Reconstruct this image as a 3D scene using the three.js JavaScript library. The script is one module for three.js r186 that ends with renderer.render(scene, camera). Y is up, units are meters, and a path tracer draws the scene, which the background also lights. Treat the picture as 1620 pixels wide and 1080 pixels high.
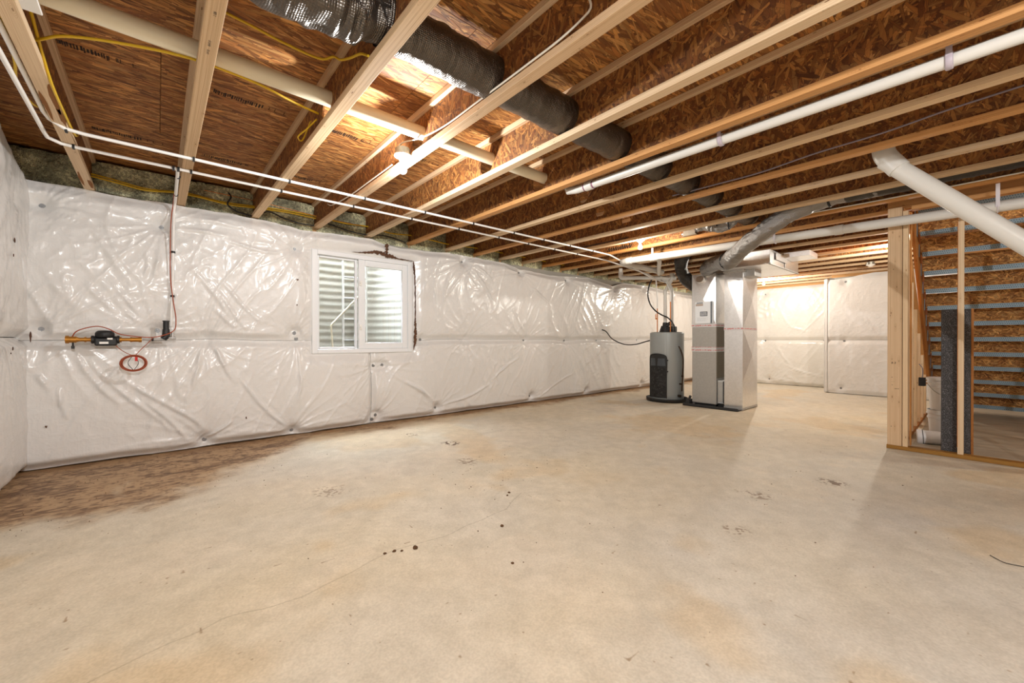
import * as THREE from 'three';
import { RoundedBoxGeometry } from 'three/addons/geometries/RoundedBoxGeometry.js';
import { mergeGeometries, mergeVertices, toCreasedNormals } from 'three/addons/utils/BufferGeometryUtils.js';

// ---------------------------------------------------------------- camera, sky, lights, exposure
const scene = new THREE.Scene();
const V = (x, y, z) => new THREE.Vector3(x, y, z);
const CAM_Y = 1.06;
const camera = new THREE.PerspectiveCamera(79.82, 1620 / 1080, 0.05, 60);
camera.position.set(0, CAM_Y, 0);
camera.rotation.order = 'YXZ';
camera.rotation.set(THREE.MathUtils.degToRad(-0.18), THREE.MathUtils.degToRad(49.01), 0);
scene.background = new THREE.Color().setRGB(0.80, 0.90, 1.0);       // even overcast daylight, seen only through the window
scene.backgroundIntensity = 330;
const renderer = new THREE.WebGLRenderer({ antialias: true });
renderer.toneMapping = THREE.LinearToneMapping;
renderer.toneMappingExposure = 0.202;
renderer.shadowMap.enabled = true;
const BULB_TINT = [0.985, 0.99, 0.99];

// ---------------------------------------------------------------- helpers
function rng(seed) { let s = seed >>> 0; return () => { s = (s + 0x6d2b79f5) | 0; let t = Math.imul(s ^ (s >>> 15), 1 | s); t = (t + Math.imul(t ^ (t >>> 7), 61 | t)) ^ t; return ((t ^ (t >>> 14)) >>> 0) / 4294967296; }; }
const R0 = rng(7);
const clamp = (x, a = 0, b = 1) => Math.min(b, Math.max(a, x));
const lerp = (a, b, t) => a + (b - a) * t;
const sstep = (a, b, x) => { const t = clamp((x - a) / (b - a)); return t * t * (3 - 2 * t); };
const PERM = new Uint16Array(65536); { const r = rng(99); for (let i = 0; i < 65536; i++) PERM[i] = (r() * 65536) | 0; }
const hash2 = (x, y) => PERM[(PERM[x & 65535] + y * 7919) & 65535] / 65535;
function vnoise(x, y) {
  const xi = Math.floor(x), yi = Math.floor(y), fx = x - xi, fy = y - yi;
  const u = fx * fx * (3 - 2 * fx), v = fy * fy * (3 - 2 * fy);
  const a = hash2(xi, yi), b = hash2(xi + 1, yi), c = hash2(xi, yi + 1), d = hash2(xi + 1, yi + 1);
  return (a + (b - a) * u) * (1 - v) + (c + (d - c) * u) * v;
}
function fbm(x, y, o = 4) { let s = 0, a = 0.5, n = 0; for (let i = 0; i < o; i++) { s += a * vnoise(x, y); n += a; x = x * 2.03 + 17.1; y = y * 2.03 + 5.7; a *= 0.5; } return s / n; }
const ridge = (x, y) => 1 - Math.abs(2 * vnoise(x, y) - 1);
function tnoise(x, y, p) { // tileable value noise of integer period p
  const xi = Math.floor(x), yi = Math.floor(y), fx = x - xi, fy = y - yi, w = (n) => ((n % p) + p) % p;
  const u = fx * fx * (3 - 2 * fx), v = fy * fy * (3 - 2 * fy);
  const a = hash2(w(xi), w(yi)), b = hash2(w(xi + 1), w(yi)), c = hash2(w(xi), w(yi + 1)), d = hash2(w(xi + 1), w(yi + 1));
  return (a + (b - a) * u) * (1 - v) + (c + (d - c) * u) * v;
}

const used = {};
function numbered(name) { const n = used[name] = (used[name] ?? -1) + 1; return n ? name + '_' + String(n).padStart(3, '0') : name; }
function thing(name, label, category, pos = [0, 0, 0], group) {
  const o = new THREE.Group(); o.name = numbered(name); o.position.set(...pos); scene.add(o);
  o.userData = { label, category }; if (group) o.userData.group = group;
  return o;
}
function mesh(name, geo, mat, parent, label) {
  const m = new THREE.Mesh(Array.isArray(geo) ? merge(geo) : geo, mat); m.castShadow = m.receiveShadow = true;
  if (parent) { m.name = name; parent.add(m); } else { m.name = numbered(name); scene.add(m); }
  if (label) m.userData.label = label;
  return m;
}
function single(name, geo, mat, label, category, group) { const m = mesh(name, geo, mat); m.userData = { label, category }; if (group) m.userData.group = group; return m; }
function struct(name, geo, mat, parent) { const m = mesh(name, geo, mat, parent); if (!parent) m.userData.kind = 'structure'; return m; }
function structGroup(name) { const o = new THREE.Group(); o.name = numbered(name); o.userData.kind = 'structure'; scene.add(o); return o; }
function merge(list) { return mergeGeometries(list.map((g) => { let q = g.index ? g.toNonIndexed() : g; for (const k of Object.keys(q.attributes)) if (!['position', 'normal', 'uv'].includes(k)) q.deleteAttribute(k); return q; })); }
// uv in metres by the dominant axis of each face; v runs along the grain axis
function boxUV(g, grain = 'y', off = [R0() * 7, R0() * 7]) {
  g = g.index ? g.toNonIndexed() : g;
  const p = g.attributes.position, n = g.attributes.normal, uv = new Float32Array(p.count * 2), ax = 'xyz', gi = ax.indexOf(grain);
  for (let i = 0; i < p.count; i++) {
    const P = [p.getX(i), p.getY(i), p.getZ(i)], N = [Math.abs(n.getX(i)), Math.abs(n.getY(i)), Math.abs(n.getZ(i))];
    const d = N[0] >= N[1] && N[0] >= N[2] ? 0 : N[1] >= N[2] ? 1 : 2;
    let a, b;
    if (d === gi) { a = (d + 1) % 3; b = (d + 2) % 3; } else { b = gi; a = 3 - d - gi; }
    uv[2 * i] = P[a] + off[0] + d * 0.37; uv[2 * i + 1] = P[b] + off[1];
  }
  g.setAttribute('uv', new THREE.BufferAttribute(uv, 2));
  return g;
}
// box between two corners with small chamfered edges
function bx(a, b, grain = 'y', r = 0.003) {
  const w = Math.abs(b[0] - a[0]), h = Math.abs(b[1] - a[1]), d = Math.abs(b[2] - a[2]);
  const g = r ? new RoundedBoxGeometry(w, h, d, 1, Math.min(r, w / 3, h / 3, d / 3)) : new THREE.BoxGeometry(w, h, d);
  g.translate((a[0] + b[0]) / 2, (a[1] + b[1]) / 2, (a[2] + b[2]) / 2);
  return boxUV(g, grain);
}
function cyl(a, b, r, seg = 16, r2 = r, open = false) {
  const A = V(...a), B = V(...b), L = A.distanceTo(B), g = new THREE.CylinderGeometry(r2, r, L, seg, 1, open);
  g.applyQuaternion(new THREE.Quaternion().setFromUnitVectors(V(0, 1, 0), B.clone().sub(A).normalize()));
  return g.translate((A.x + B.x) / 2, (A.y + B.y) / 2, (A.z + B.z) / 2);
}
function scaleUV(g, su, sv) { const u = g.attributes.uv; for (let i = 0; i < u.count; i++) u.setXY(i, u.getX(i) * su, u.getY(i) * sv); return g; }
class Bend extends THREE.CurvePath { }
function pipePath(pts, rad = 0.06) { // straight runs with rounded corners
  const c = new Bend(), P = pts.map((p) => V(...p)); let cur = P[0];
  for (let i = 1; i < P.length - 1; i++) {
    const d0 = P[i].clone().sub(P[i - 1]), d1 = P[i + 1].clone().sub(P[i]), r = Math.min(rad, d0.length() / 2.05, d1.length() / 2.05);
    const a = P[i].clone().addScaledVector(d0.normalize(), -r), b = P[i].clone().addScaledVector(d1.normalize(), r);
    c.add(new THREE.LineCurve3(cur, a)); c.add(new THREE.QuadraticBezierCurve3(a, P[i], b)); cur = b;
  }
  c.add(new THREE.LineCurve3(cur, P[P.length - 1]));
  return c;
}
function tubeOn(curve, r, seg, rad = 12, caps = true) {
  const g = new THREE.TubeGeometry(curve, seg, r, rad), L = curve.getLength(); scaleUV(g, L, 2 * Math.PI * r);
  if (!caps) return g;
  const ends = [0, 1].map((t) => { const c = new THREE.CircleGeometry(r, rad), d = curve.getTangentAt(t); if (!t) d.negate(); c.applyQuaternion(new THREE.Quaternion().setFromUnitVectors(V(0, 0, 1), d)); const p = curve.getPointAt(t); return c.translate(p.x, p.y, p.z); });
  return merge([g, ...ends]);
}
const pipe = (pts, r, rad = 0.06, seg = 60, sides = 14) => tubeOn(pipePath(pts, rad), r, seg, sides);
const wire = (pts, r, seg = 60, sides = 7) => tubeOn(new THREE.CatmullRomCurve3(pts.map((p) => V(...p)), false, 'centripetal'), r, seg, sides);
// crinkled foil tube along a curve: radius(t) and a noise-driven wrinkle
function foilTube(pts, radius, seg = 120, sides = 40, wr = 0.004, freq = 26, seed = 0, curveType = 'centripetal') {
  const c = pts instanceof THREE.Curve ? pts : new THREE.CatmullRomCurve3(pts.map((p) => V(...p)), false, curveType);
  const g = new THREE.TubeGeometry(c, seg, 1, sides), p = g.attributes.position, n = g.attributes.normal, L = c.getLength(), uv = g.attributes.uv;
  for (let i = 0; i <= seg; i++) {
    const t = i / seg, C = c.getPointAt(t);
    for (let j = 0; j <= sides; j++) {
      const k = i * (sides + 1) + j, N = V(n.getX(k), n.getY(k), n.getZ(k)), th = (j % sides) / sides;
      const r = (typeof radius === 'function' ? radius(t) : radius), w = (ridge(t * L * freq + seed, tp(th, seed)) - 0.5) * wr + (vnoise(t * L * freq * 0.4 + seed, tp(th, seed + 9) * 0.6) - 0.5) * wr * 1.5;
      p.setXYZ(k, C.x + N.x * (r + w), C.y + N.y * (r + w), C.z + N.z * (r + w));
      uv.setXY(k, t * L, th * 0.8);
    }
  }
  g.computeVertexNormals();
  const nn = g.attributes.normal; for (let i = 0; i <= seg; i++) { const a = i * (sides + 1), b = a + sides; const N = V(nn.getX(a) + nn.getX(b), nn.getY(a) + nn.getY(b), nn.getZ(a) + nn.getZ(b)).normalize(); nn.setXYZ(a, N.x, N.y, N.z); nn.setXYZ(b, N.x, N.y, N.z); }
  return g;
}
const tp = (th, s) => 3 + 2.5 * Math.cos(th * 2 * Math.PI + s) + 1.1 * Math.sin(th * 4 * Math.PI + s * 2);

// ---------------------------------------------------------------- textures
function tex(canvasOrData, sx, sy, srgb = false) {
  const t = canvasOrData.isTexture ? canvasOrData : new THREE.CanvasTexture(canvasOrData);
  t.wrapS = t.wrapT = THREE.RepeatWrapping; t.magFilter = THREE.LinearFilter; t.repeat.set(1 / sx, 1 / sy);
  if (srgb) t.colorSpace = THREE.SRGBColorSpace; t.needsUpdate = true; return t;
}
const canvas = (w, h) => { const c = document.createElement('canvas'); c.width = w; c.height = h; return c; };
function dataTex(w, h, f, sx, sy, srgb) { // f(x,y) -> [r,g,b] 0..255 or grey
  const d = new Uint8Array(w * h * 4);
  for (let y = 0; y < h; y++) for (let x = 0; x < w; x++) { const v = f(x, y), o = (y * w + x) * 4; if (typeof v === 'number') d[o] = d[o + 1] = d[o + 2] = clamp(v, 0, 255); else { d[o] = clamp(v[0], 0, 255); d[o + 1] = clamp(v[1], 0, 255); d[o + 2] = clamp(v[2], 0, 255); } d[o + 3] = 255; }
  return tex(new THREE.DataTexture(d, w, h), sx, sy, srgb);
}
// oriented strand board: overlapping wood strands; spread is how far their angle strays from the v axis
function osb(seed, spread, count, len, wid, pal) {
  const N = 1024, c = canvas(N, N), b = canvas(N, N), g = c.getContext('2d'), q = b.getContext('2d'), r = rng(seed);
  g.fillStyle = 'rgb(112,74,38)'; g.fillRect(0, 0, N, N); q.fillStyle = '#555'; q.fillRect(0, 0, N, N);
  for (let i = 0; i < count; i++) {
    const x = r() * N, y = r() * N, L = len * (0.4 + r()), W = wid * (0.3 + 0.9 * r()), a = Math.PI / 2 + (r() + r() - 1) * spread;
    const p = pal[(r() * pal.length) | 0], k = 0.82 + 0.36 * r(), grey = (60 + 150 * r()) | 0, pts = [];
    for (let j = 0; j < 8; j++) { const side = j < 4 ? -1 : 1, t = (j < 4 ? j : 7 - j) / 3; pts.push([(t - 0.5) * L, side * W / 2 * (0.55 + 0.7 * r()) * (t === 0 || t === 1 ? 0.5 : 1)]); }
    for (const dx of x < 130 ? [0, N] : x > N - 130 ? [0, -N] : [0]) for (const dy of y < 130 ? [0, N] : y > N - 130 ? [0, -N] : [0]) for (const [ctx, col, edge] of [[g, `rgba(${p[0] * k | 0},${p[1] * k | 0},${p[2] * k | 0},0.86)`, 'rgba(52,28,10,0.5)'], [q, `rgba(${grey},${grey},${grey},0.9)`, 'rgba(10,10,10,0.7)']]) {
      ctx.save(); ctx.translate(x + dx, y + dy); ctx.rotate(a); ctx.beginPath(); pts.forEach(([u, v], n) => n ? ctx.lineTo(u, v) : ctx.moveTo(u, v)); ctx.closePath(); ctx.fillStyle = col; ctx.fill(); ctx.strokeStyle = edge; ctx.lineWidth = 0.9; ctx.stroke();
      if (i % 2) { ctx.strokeStyle = ctx === g ? `rgba(${p[0] * k * 0.7 | 0},${p[1] * k * 0.65 | 0},${p[2] * k * 0.6 | 0},0.45)` : 'rgba(40,40,40,0.35)'; ctx.beginPath(); for (let s = -1; s < 2; s++) { ctx.moveTo(-L * 0.42, s * W * 0.22); ctx.lineTo(L * 0.42, s * W * 0.22 + W * 0.08); } ctx.stroke(); }
      ctx.restore();
    }
  }
  return [c, b];
}
const PAL = [[204, 164, 108], [180, 136, 84], [220, 184, 130], [154, 110, 64], [196, 152, 96], [134, 92, 52], [210, 168, 108], [172, 126, 76]];
const [osbA, osbAb] = osb(11, 0.55, 4200, 116, 20, PAL);
const [osbB, osbBb] = osb(23, 1.9, 4600, 84, 19, PAL);
function mat(o) { return new THREE.MeshStandardMaterial(o); }
const M = {};
M.subfloor = mat({ map: tex(osbA, 1.25, 1.25, true), bumpMap: tex(osbAb, 1.25, 1.25), bumpScale: 0.0016, roughness: 0.72, color: 0xf2d8b6 });
M.web = mat({ map: tex(osbB, 1.2, 1.2, true), bumpMap: tex(osbBb, 1.2, 1.2), bumpScale: 0.0016, roughness: 0.7, color: 0xcdb08c });
M.riser = mat({ map: tex(osbB.getContext ? osbB : osbB, 0.9, 0.9, true), bumpMap: M.web.bumpMap, bumpScale: 0.0016, roughness: 0.75, color: 0xfff2d8 });
// sawn lumber, grain along v
function lumberCanvas(seed, base, dark) {
  const W = 512, H = 1024, c = canvas(W, H), g = c.getContext('2d'), r = rng(seed);
  g.fillStyle = `rgb(${base})`; g.fillRect(0, 0, W, H);
  for (let i = 0; i < 300; i++) { const x = r() * W, w = 0.6 + r() * 3.2, a = 0.05 + 0.16 * r(), ph = r() * 6; for (const dx of [0, x < 20 ? W : -W]) { g.strokeStyle = `rgba(${dark},${a})`; g.lineWidth = w; g.beginPath(); for (let y = 0; y <= H; y += 32) { const xx = x + dx + 5 * Math.sin(y / H * 2 * Math.PI + ph) + 2.5 * Math.sin(y / H * 6 * Math.PI + ph * 2); y ? g.lineTo(xx, y) : g.moveTo(xx, y); } g.stroke(); } }
  for (let i = 0; i < 16; i++) { const x = 20 + r() * (W - 40), y = 20 + r() * (H - 40), s = 2.5 + r() * 6; g.fillStyle = `rgba(96,56,24,${0.4 + 0.4 * r()})`; g.beginPath(); g.ellipse(x, y, s * 0.7, s, 0, 0, 7); g.fill(); g.strokeStyle = `rgba(${dark},0.35)`; for (let k = 1; k < 4; k++) { g.beginPath(); g.ellipse(x, y, s * 0.7 + k * 4, s + k * 9, 0, 0, 7); g.stroke(); } }
  for (let i = 0; i < 90; i++) { g.strokeStyle = `rgba(110,70,34,${0.12 + 0.25 * r()})`; g.lineWidth = 0.8; const x = r() * W, y = r() * H; g.beginPath(); g.moveTo(x, y); g.lineTo(x + (r() - 0.5) * 6, y + 10 + r() * 60); g.stroke(); }
  return c;
}
const pine = lumberCanvas(5, '230,212,184', '166,128,90'), pineB = tex(pine, 0.26, 1.6);
const lumber = (color) => mat({ map: tex(pine, 0.26, 1.6, true), bumpMap: pineB, bumpScale: 0.0006, roughness: 0.68, color });
M.pine = [lumber(0xfff6ec), lumber(0xf4e4d4), lumber(0xfff2e2), lumber(0xecdcc8)];
M.amber = [lumber(0xe6b274), lumber(0xecc08c)];
M.treated = lumber(0xb08a3e);
M.darkwood = lumber(0xc08a4a);
// poly sheeting, galvanised steel, foil and the rest
const wrinkle = dataTex(1024, 1024, (x, y) => {
  const u = x / 1024, v = y / 1024; let s = 0;
  for (const [f, a] of [[7, 0.42], [15, 0.28], [31, 0.18], [64, 0.12]]) { const wx = tnoise(u * 5 + f, v * 5, 5) * 1.2; s += a * (1 - Math.abs(2 * tnoise(u * f + wx, v * f + wx * 0.5, f) - 1)); }
  return 255 * s * 0.8;
}, 1.1, 1.1);
M.poly = new THREE.MeshPhysicalMaterial({ color: 0xe3e1de, roughness: 0.45, bumpMap: wrinkle, bumpScale: 0.007, clearcoat: 0.7, clearcoatRoughness: 0.2, side: THREE.DoubleSide });
M.polyFar = new THREE.MeshPhysicalMaterial({ color: 0xe3e0da, roughness: 0.4, bumpMap: wrinkle, bumpScale: 0.008, clearcoat: 0.85, clearcoatRoughness: 0.15, side: THREE.DoubleSide });
const spangle = dataTex(512, 512, (x, y) => { const u = x / 512, v = y / 512; return 232 + 16 * (tnoise(u * 24, v * 24, 24) * 0.6 + tnoise(u * 60, v * 60, 60) * 0.4); }, 0.5, 0.5, true);
M.galv = mat({ map: spangle, color: 0xffffff, metalness: 0.95, roughness: 0.3 });
M.galvDull = mat({ map: spangle, color: 0xc8c8c6, metalness: 0.75, roughness: 0.5 });
M.cabinet = mat({ map: spangle, color: 0xb9b7b2, metalness: 0.35, roughness: 0.5 });
M.bracket = mat({ map: spangle, color: 0x9fb4c0, metalness: 0.55, roughness: 0.55 });
const foilB = dataTex(512, 512, (x, y) => { const u = x / 512, v = y / 512; const w = Math.abs(Math.sin(u * Math.PI * 34)) * 0.3 + Math.abs(Math.sin(v * Math.PI * 34)) * 0.3; return 255 * (w + 0.4 * tnoise(u * 40, v * 40, 40)); }, 0.32, 0.32);
M.foil = mat({ color: 0x6a645e, metalness: 0.92, roughness: 0.36, bumpMap: foilB, bumpScale: 0.0035 });
M.foilBright = mat({ color: 0x9a9896, metalness: 0.9, roughness: 0.36, bumpMap: foilB, bumpScale: 0.004 });
M.foilDark = mat({ color: 0x4c4a47, metalness: 0.8, roughness: 0.42, bumpMap: foilB, bumpScale: 0.003 });
M.pvc = mat({ color: 0xdad7d0, roughness: 0.35 });
M.beige = mat({ color: 0xeadfc4, roughness: 0.4 });
M.pex = mat({ color: 0xf0eeea, roughness: 0.38 });
M.black = mat({ color: 0x161719, roughness: 0.5 });
M.blackCable = mat({ color: 0x1d1c1b, roughness: 0.6 });
M.yellow = mat({ color: 0xd9b21c, roughness: 0.5 });
M.white = mat({ color: 0xf1efea, roughness: 0.45 });
M.whiteCable = mat({ color: 0xe8e4d8, roughness: 0.5 });
M.greyCable = mat({ color: 0x8d8590, roughness: 0.5 });
M.copperWire = mat({ color: 0xa04a28, roughness: 0.5 });
M.redTag = mat({ color: 0xc8201c, roughness: 0.6 });
M.brass = mat({ color: 0xb98238, metalness: 0.75, roughness: 0.42 });
M.copper = mat({ color: 0xc27a44, metalness: 0.85, roughness: 0.35 });
M.steelBox = mat({ map: spangle, color: 0xa8a498, metalness: 0.7, roughness: 0.5 });
M.porcelain = new THREE.MeshPhysicalMaterial({ color: 0xf4f1ea, roughness: 0.3, clearcoat: 0.5 });
M.bulb = mat({ color: 0xffffff, emissive: new THREE.Color(1, 0.9, 0.76), emissiveIntensity: 9, roughness: 0.4 });
M.tank = mat({ color: 0x9a9f9f, roughness: 0.38, metalness: 0.15 });
M.charcoal = mat({ color: 0x2b2b2c, roughness: 0.7 });
M.vinyl = mat({ color: 0xeef0f2, roughness: 0.35 });
M.glass = new THREE.MeshPhysicalMaterial({ color: 0xffffff, transmission: 1, thickness: 0, roughness: 0.0, ior: 1.5 });
const grit = (seed, f1, f2, lo, hi) => (x, y) => { const u = x / 512, v = y / 512; return lo + (hi - lo) * (0.5 * tnoise(u * f1 + seed, v * f1, f1) + 0.5 * tnoise(u * f2 + seed, v * f2, f2)); };
M.batt = mat({ map: dataTex(512, 512, (x, y) => { const k = grit(3, 40, 170, 0.45, 1.15)(x, y) * (0.75 + 0.5 * tnoise(x / 512 * 6, y / 512 * 6, 6)); return [232 * k, 230 * k, 190 * k]; }, 0.6, 0.6, true), bumpMap: dataTex(512, 512, grit(8, 30, 120, 0, 255), 0.6, 0.6), bumpScale: 0.02, roughness: 0.95 });
M.foam = mat({ map: dataTex(512, 512, (x, y) => { const n = vnoise(x * 0.32, y * 0.32), m = vnoise(x * 0.7 + 90, y * 0.7); const k = n > 0.72 ? 118 : n > 0.6 ? 84 : 46 + 26 * m; return [k, k * 0.99, k * 1.01]; }, 0.5, 0.5, true), roughness: 0.85 });
M.concrete = mat({ color: 0xa9a59c, roughness: 0.9, bumpMap: dataTex(512, 512, grit(5, 24, 110, 0, 255), 1, 1), bumpScale: 0.004 });
M.corrugated = mat({ map: spangle, color: 0xc2c0b4, metalness: 0.05, roughness: 0.5, side: THREE.DoubleSide });
M.gravel = mat({ map: dataTex(256, 256, (x, y) => { const k = 0.6 + 0.6 * vnoise(x * 0.15, y * 0.15); return [205 * k, 200 * k, 188 * k]; }, 1, 1, true), roughness: 0.95 });
M.mud = mat({ color: 0x5a3f26, roughness: 0.95 });
M.bucket = mat({ color: 0xe4e4e6, roughness: 0.42 });
M.tornBrown = mat({ color: 0x7c5a44, roughness: 0.9 });

// ---------------------------------------------------------------- floor
const inPoly = (x, y, P) => { let c = false; for (let i = 0, j = P.length - 1; i < P.length; j = i++) if ((P[i][1] > y) !== (P[j][1] > y) && x < (P[j][0] - P[i][0]) * (y - P[i][1]) / (P[j][1] - P[i][1]) + P[i][0]) c = !c; return c; };
// how far a line of points is from (x, z)
function lineDist(x, z, L) { let m = 9; for (let i = 1; i < L.length; i++) { const [ax, az] = L[i - 1], [bx2, bz] = L[i], dx = bx2 - ax, dz = bz - az, t = clamp(((x - ax) * dx + (z - az) * dz) / (dx * dx + dz * dz)); m = Math.min(m, Math.hypot(x - ax - t * dx, z - az - t * dz)); } return m; }
const CRACK = [[-1.70, 0.5], [-1.81, 0.16], [-1.89, -0.18], [-1.84, -0.45], [-1.95, -0.89], [-1.9, -1.16], [-1.96, -1.65], [-2.1, -1.9]];
function floorColor(x, z) {
  const big = fbm(x * 0.55 + 3, z * 0.55, 3), mid = fbm(x * 1.9, z * 1.5 + 40, 4), fine = fbm(x * 14, z * 14, 3), grain = vnoise(x * 190, z * 190);
  let c = [210, 199, 178];
  const warm = (big - 0.5) * 1.5 + (mid - 0.5) * 0.8;
  c = [c[0] + warm * 9, c[1] + warm * 2, c[2] - warm * 11];
  const streak = fbm(x * 1.1 + z * 0.9, (z - x) * 5.5, 3) - 0.5; for (let i = 0; i < 3; i++) c[i] += streak * 10;
  // pale laitance patches with an outline of their own
  const pale = sstep(0.60, 0.66, fbm(x * 1.5 + 80, z * 1.5 + 13, 4)) * 0.5; c = [lerp(c[0], 222, pale * 0.7), lerp(c[1], 208, pale * 0.7), lerp(c[2], 184, pale * 0.8)];
  const ochre = sstep(0.6, 0.72, fbm(x * 1.2 + 11, z * 1.2 + 57, 4)) * 0.3; c = [lerp(c[0], 206, ochre), lerp(c[1], 172, ochre), lerp(c[2], 122, ochre)];
  // trowel swirls
  const sw = Math.sin((Math.hypot((((x * 0.8 + 50) % 1) - 0.5), (((z * 0.8 + 50) % 1) - 0.5)) + 0.2 * mid) * 170), swm = sstep(0.56, 0.68, fbm(x * 1.3 + 33, z * 1.3 + 9, 3)); for (let i = 0; i < 3; i++) c[i] += sw * swm * 1.6;
  for (let i = 0; i < 3; i++) c[i] += (fine - 0.5) * 21 + (grain - 0.5) * 18;
  const cr = lineDist(x + 0.02 * (vnoise(z * 9, 4) - 0.5), z, CRACK); if (cr < 0.0035) for (let i = 0; i < 3; i++) c[i] -= 20;
  // tracked-in dirt along the window wall, thick in the corner
  const edge = 0.55 * (fbm(x * 3.2, z * 3.2, 4) - 0.5), reach = z > -0.05 ? 1.42 : lerp(1.42, 0.18, clamp((-0.05 - z) / 1.3)), d = x + 5.0;
  const dm = sstep(0.2, -0.16, d - reach + edge * 1.1) * sstep(0.3, 0.6, fbm(x * 2 + 5, z * 5 + 3, 4) + 0.22), thin = sstep(0.34, 0.1, d + edge * 0.5) * (z < -0.6 ? 0.75 : 1);
  const dirt = Math.max(dm * 0.85, thin * 0.8), clod = clamp(0.85 * sstep(0.40, 0.70, 0.45 * fbm(x * 9 + 7, z * 4, 4) + 0.55 * fbm(x * 38, z * 20, 3)) + 0.5 * sstep(0.66, 0.8, vnoise(x * 60, z * 44)));
  c = [lerp(c[0], 176 - 84 * clod, dirt), lerp(c[1], 142 - 80 * clod, dirt), lerp(c[2], 104 - 66 * clod, dirt)];
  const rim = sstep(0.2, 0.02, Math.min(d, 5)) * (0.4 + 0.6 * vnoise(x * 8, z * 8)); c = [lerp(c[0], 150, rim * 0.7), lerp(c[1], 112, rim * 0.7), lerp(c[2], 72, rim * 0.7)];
  // unswept grey dust behind the partition; stair shade and stud-shadow streaks painted in
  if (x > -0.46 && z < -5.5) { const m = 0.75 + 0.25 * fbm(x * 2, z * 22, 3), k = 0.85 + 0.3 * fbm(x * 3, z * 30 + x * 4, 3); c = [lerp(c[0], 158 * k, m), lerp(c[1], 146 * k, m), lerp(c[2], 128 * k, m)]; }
  // scuffed boot prints and specks
  for (const [px, pz, pr, s] of [[-3.58, -2.28, 0.13, 1], [-4.2, -2.14, 0.13, 0.5], [-0.73, -3.8, 0.13, 0.8], [-0.9, -2.44, 0.1, 0.45], [-2.95, -2.05, 0.14, 0.45], [-1.0, -3.1, 0.12, 0.5], [-3.0, -0.9, 0.16, 0.35]]) { const q = Math.hypot(x - px, (z - pz) * 1.2); if (q < pr) { const m = sstep(0.56, 0.64, vnoise(x * 60 + 9, z * 60)) * s * sstep(pr, pr * 0.4, q); c = [lerp(c[0], 96, m), lerp(c[1], 72, m), lerp(c[2], 50, m)]; } }
  const sp = vnoise(x * 34 + 300, z * 34); if (sp > 0.965) { const m = (sp - 0.965) / 0.035 * 0.7; c = [lerp(c[0], 120, m), lerp(c[1], 92, m), lerp(c[2], 62, m)]; }
  return c;
}
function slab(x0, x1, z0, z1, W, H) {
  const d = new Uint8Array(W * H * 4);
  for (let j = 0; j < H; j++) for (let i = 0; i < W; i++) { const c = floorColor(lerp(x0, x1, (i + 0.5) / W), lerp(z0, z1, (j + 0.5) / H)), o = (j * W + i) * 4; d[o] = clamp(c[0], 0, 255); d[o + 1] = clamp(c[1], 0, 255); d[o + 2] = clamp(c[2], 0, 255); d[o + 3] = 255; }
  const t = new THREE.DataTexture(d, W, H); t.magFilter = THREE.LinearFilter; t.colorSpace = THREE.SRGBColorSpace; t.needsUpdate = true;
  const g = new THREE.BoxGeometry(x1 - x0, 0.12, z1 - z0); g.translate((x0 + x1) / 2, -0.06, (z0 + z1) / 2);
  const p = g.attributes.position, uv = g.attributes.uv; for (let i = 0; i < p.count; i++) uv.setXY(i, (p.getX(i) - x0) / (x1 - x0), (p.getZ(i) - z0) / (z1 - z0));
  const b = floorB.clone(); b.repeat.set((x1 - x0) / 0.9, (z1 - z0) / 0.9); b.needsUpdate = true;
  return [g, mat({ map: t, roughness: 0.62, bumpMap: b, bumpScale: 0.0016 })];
}
const floorB = dataTex(1024, 1024, (x, y) => { const u = x / 1024, v = y / 1024; return 255 * (0.35 * tnoise(u * 9, v * 9, 9) + 0.3 * tnoise(u * 40, v * 40, 40) + 0.2 * tnoise(u * 120, v * 120, 120) + 0.15 * (tnoise(u * 60, v * 60, 60) > 0.9 ? 0 : 1)); }, 1, 1);
const FX0 = -5.4, FX1 = 3.6, FZ0 = -11.5, FZ1 = 1.2, FZM = -5.2, FXM = 1.0;
const floor = structGroup('floor');
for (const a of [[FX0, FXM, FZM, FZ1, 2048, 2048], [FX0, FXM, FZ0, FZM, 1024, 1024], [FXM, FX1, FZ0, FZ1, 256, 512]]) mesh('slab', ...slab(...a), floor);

// ---------------------------------------------------------------- walls, rim, ceiling
const JB = 2.35, JD = 0.302, SUB = JB + JD, WX = -5.10, WINZ0 = -2.585, WINZ1 = -1.335, WINY0 = 0.905, WINY1 = 2.105;
const plain = (a, b) => bx(a, b, 'y', 0);
struct('wall_left', [plain([-5.36, 0, 1.2], [WX, 2.31, WINZ1]), plain([-5.36, 0, WINZ0], [WX, 2.31, -11.5]), plain([-5.36, 0, WINZ0], [WX, WINY0, WINZ1]), plain([-5.36, WINY1, WINZ0], [WX, 2.31, WINZ1])], M.concrete);
struct('wall_near', plain([-5.36, 0, 0.92], [FX1, 2.31, 1.2]), M.concrete);
struct('wall_far', [plain([-5.36, 0, -11.5], [-2.02, 2.31, -11.28]), plain([-2.02, 0, -11.5], [FX1, 2.31, -10.26])], M.concrete);
struct('wall_right', plain([3.5, 0, -10.26], [3.7, 2.31, 1.0]), mat({ color: 0xdedad2, roughness: 0.6 }));
const rimMat = M.web;
struct('trim_1', [plain([-5.36, 2.31, 1.2], [WX - 0.02, 2.349, -11.5]), plain([-5.36, 2.349, 1.2], [-5.32, SUB, -11.5])], lumber(0xd9b98c));
struct('trim_2', [plain([-5.36, 2.31, 0.92], [FX1 + 0.1, SUB, 1.2])], rimMat);
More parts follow.
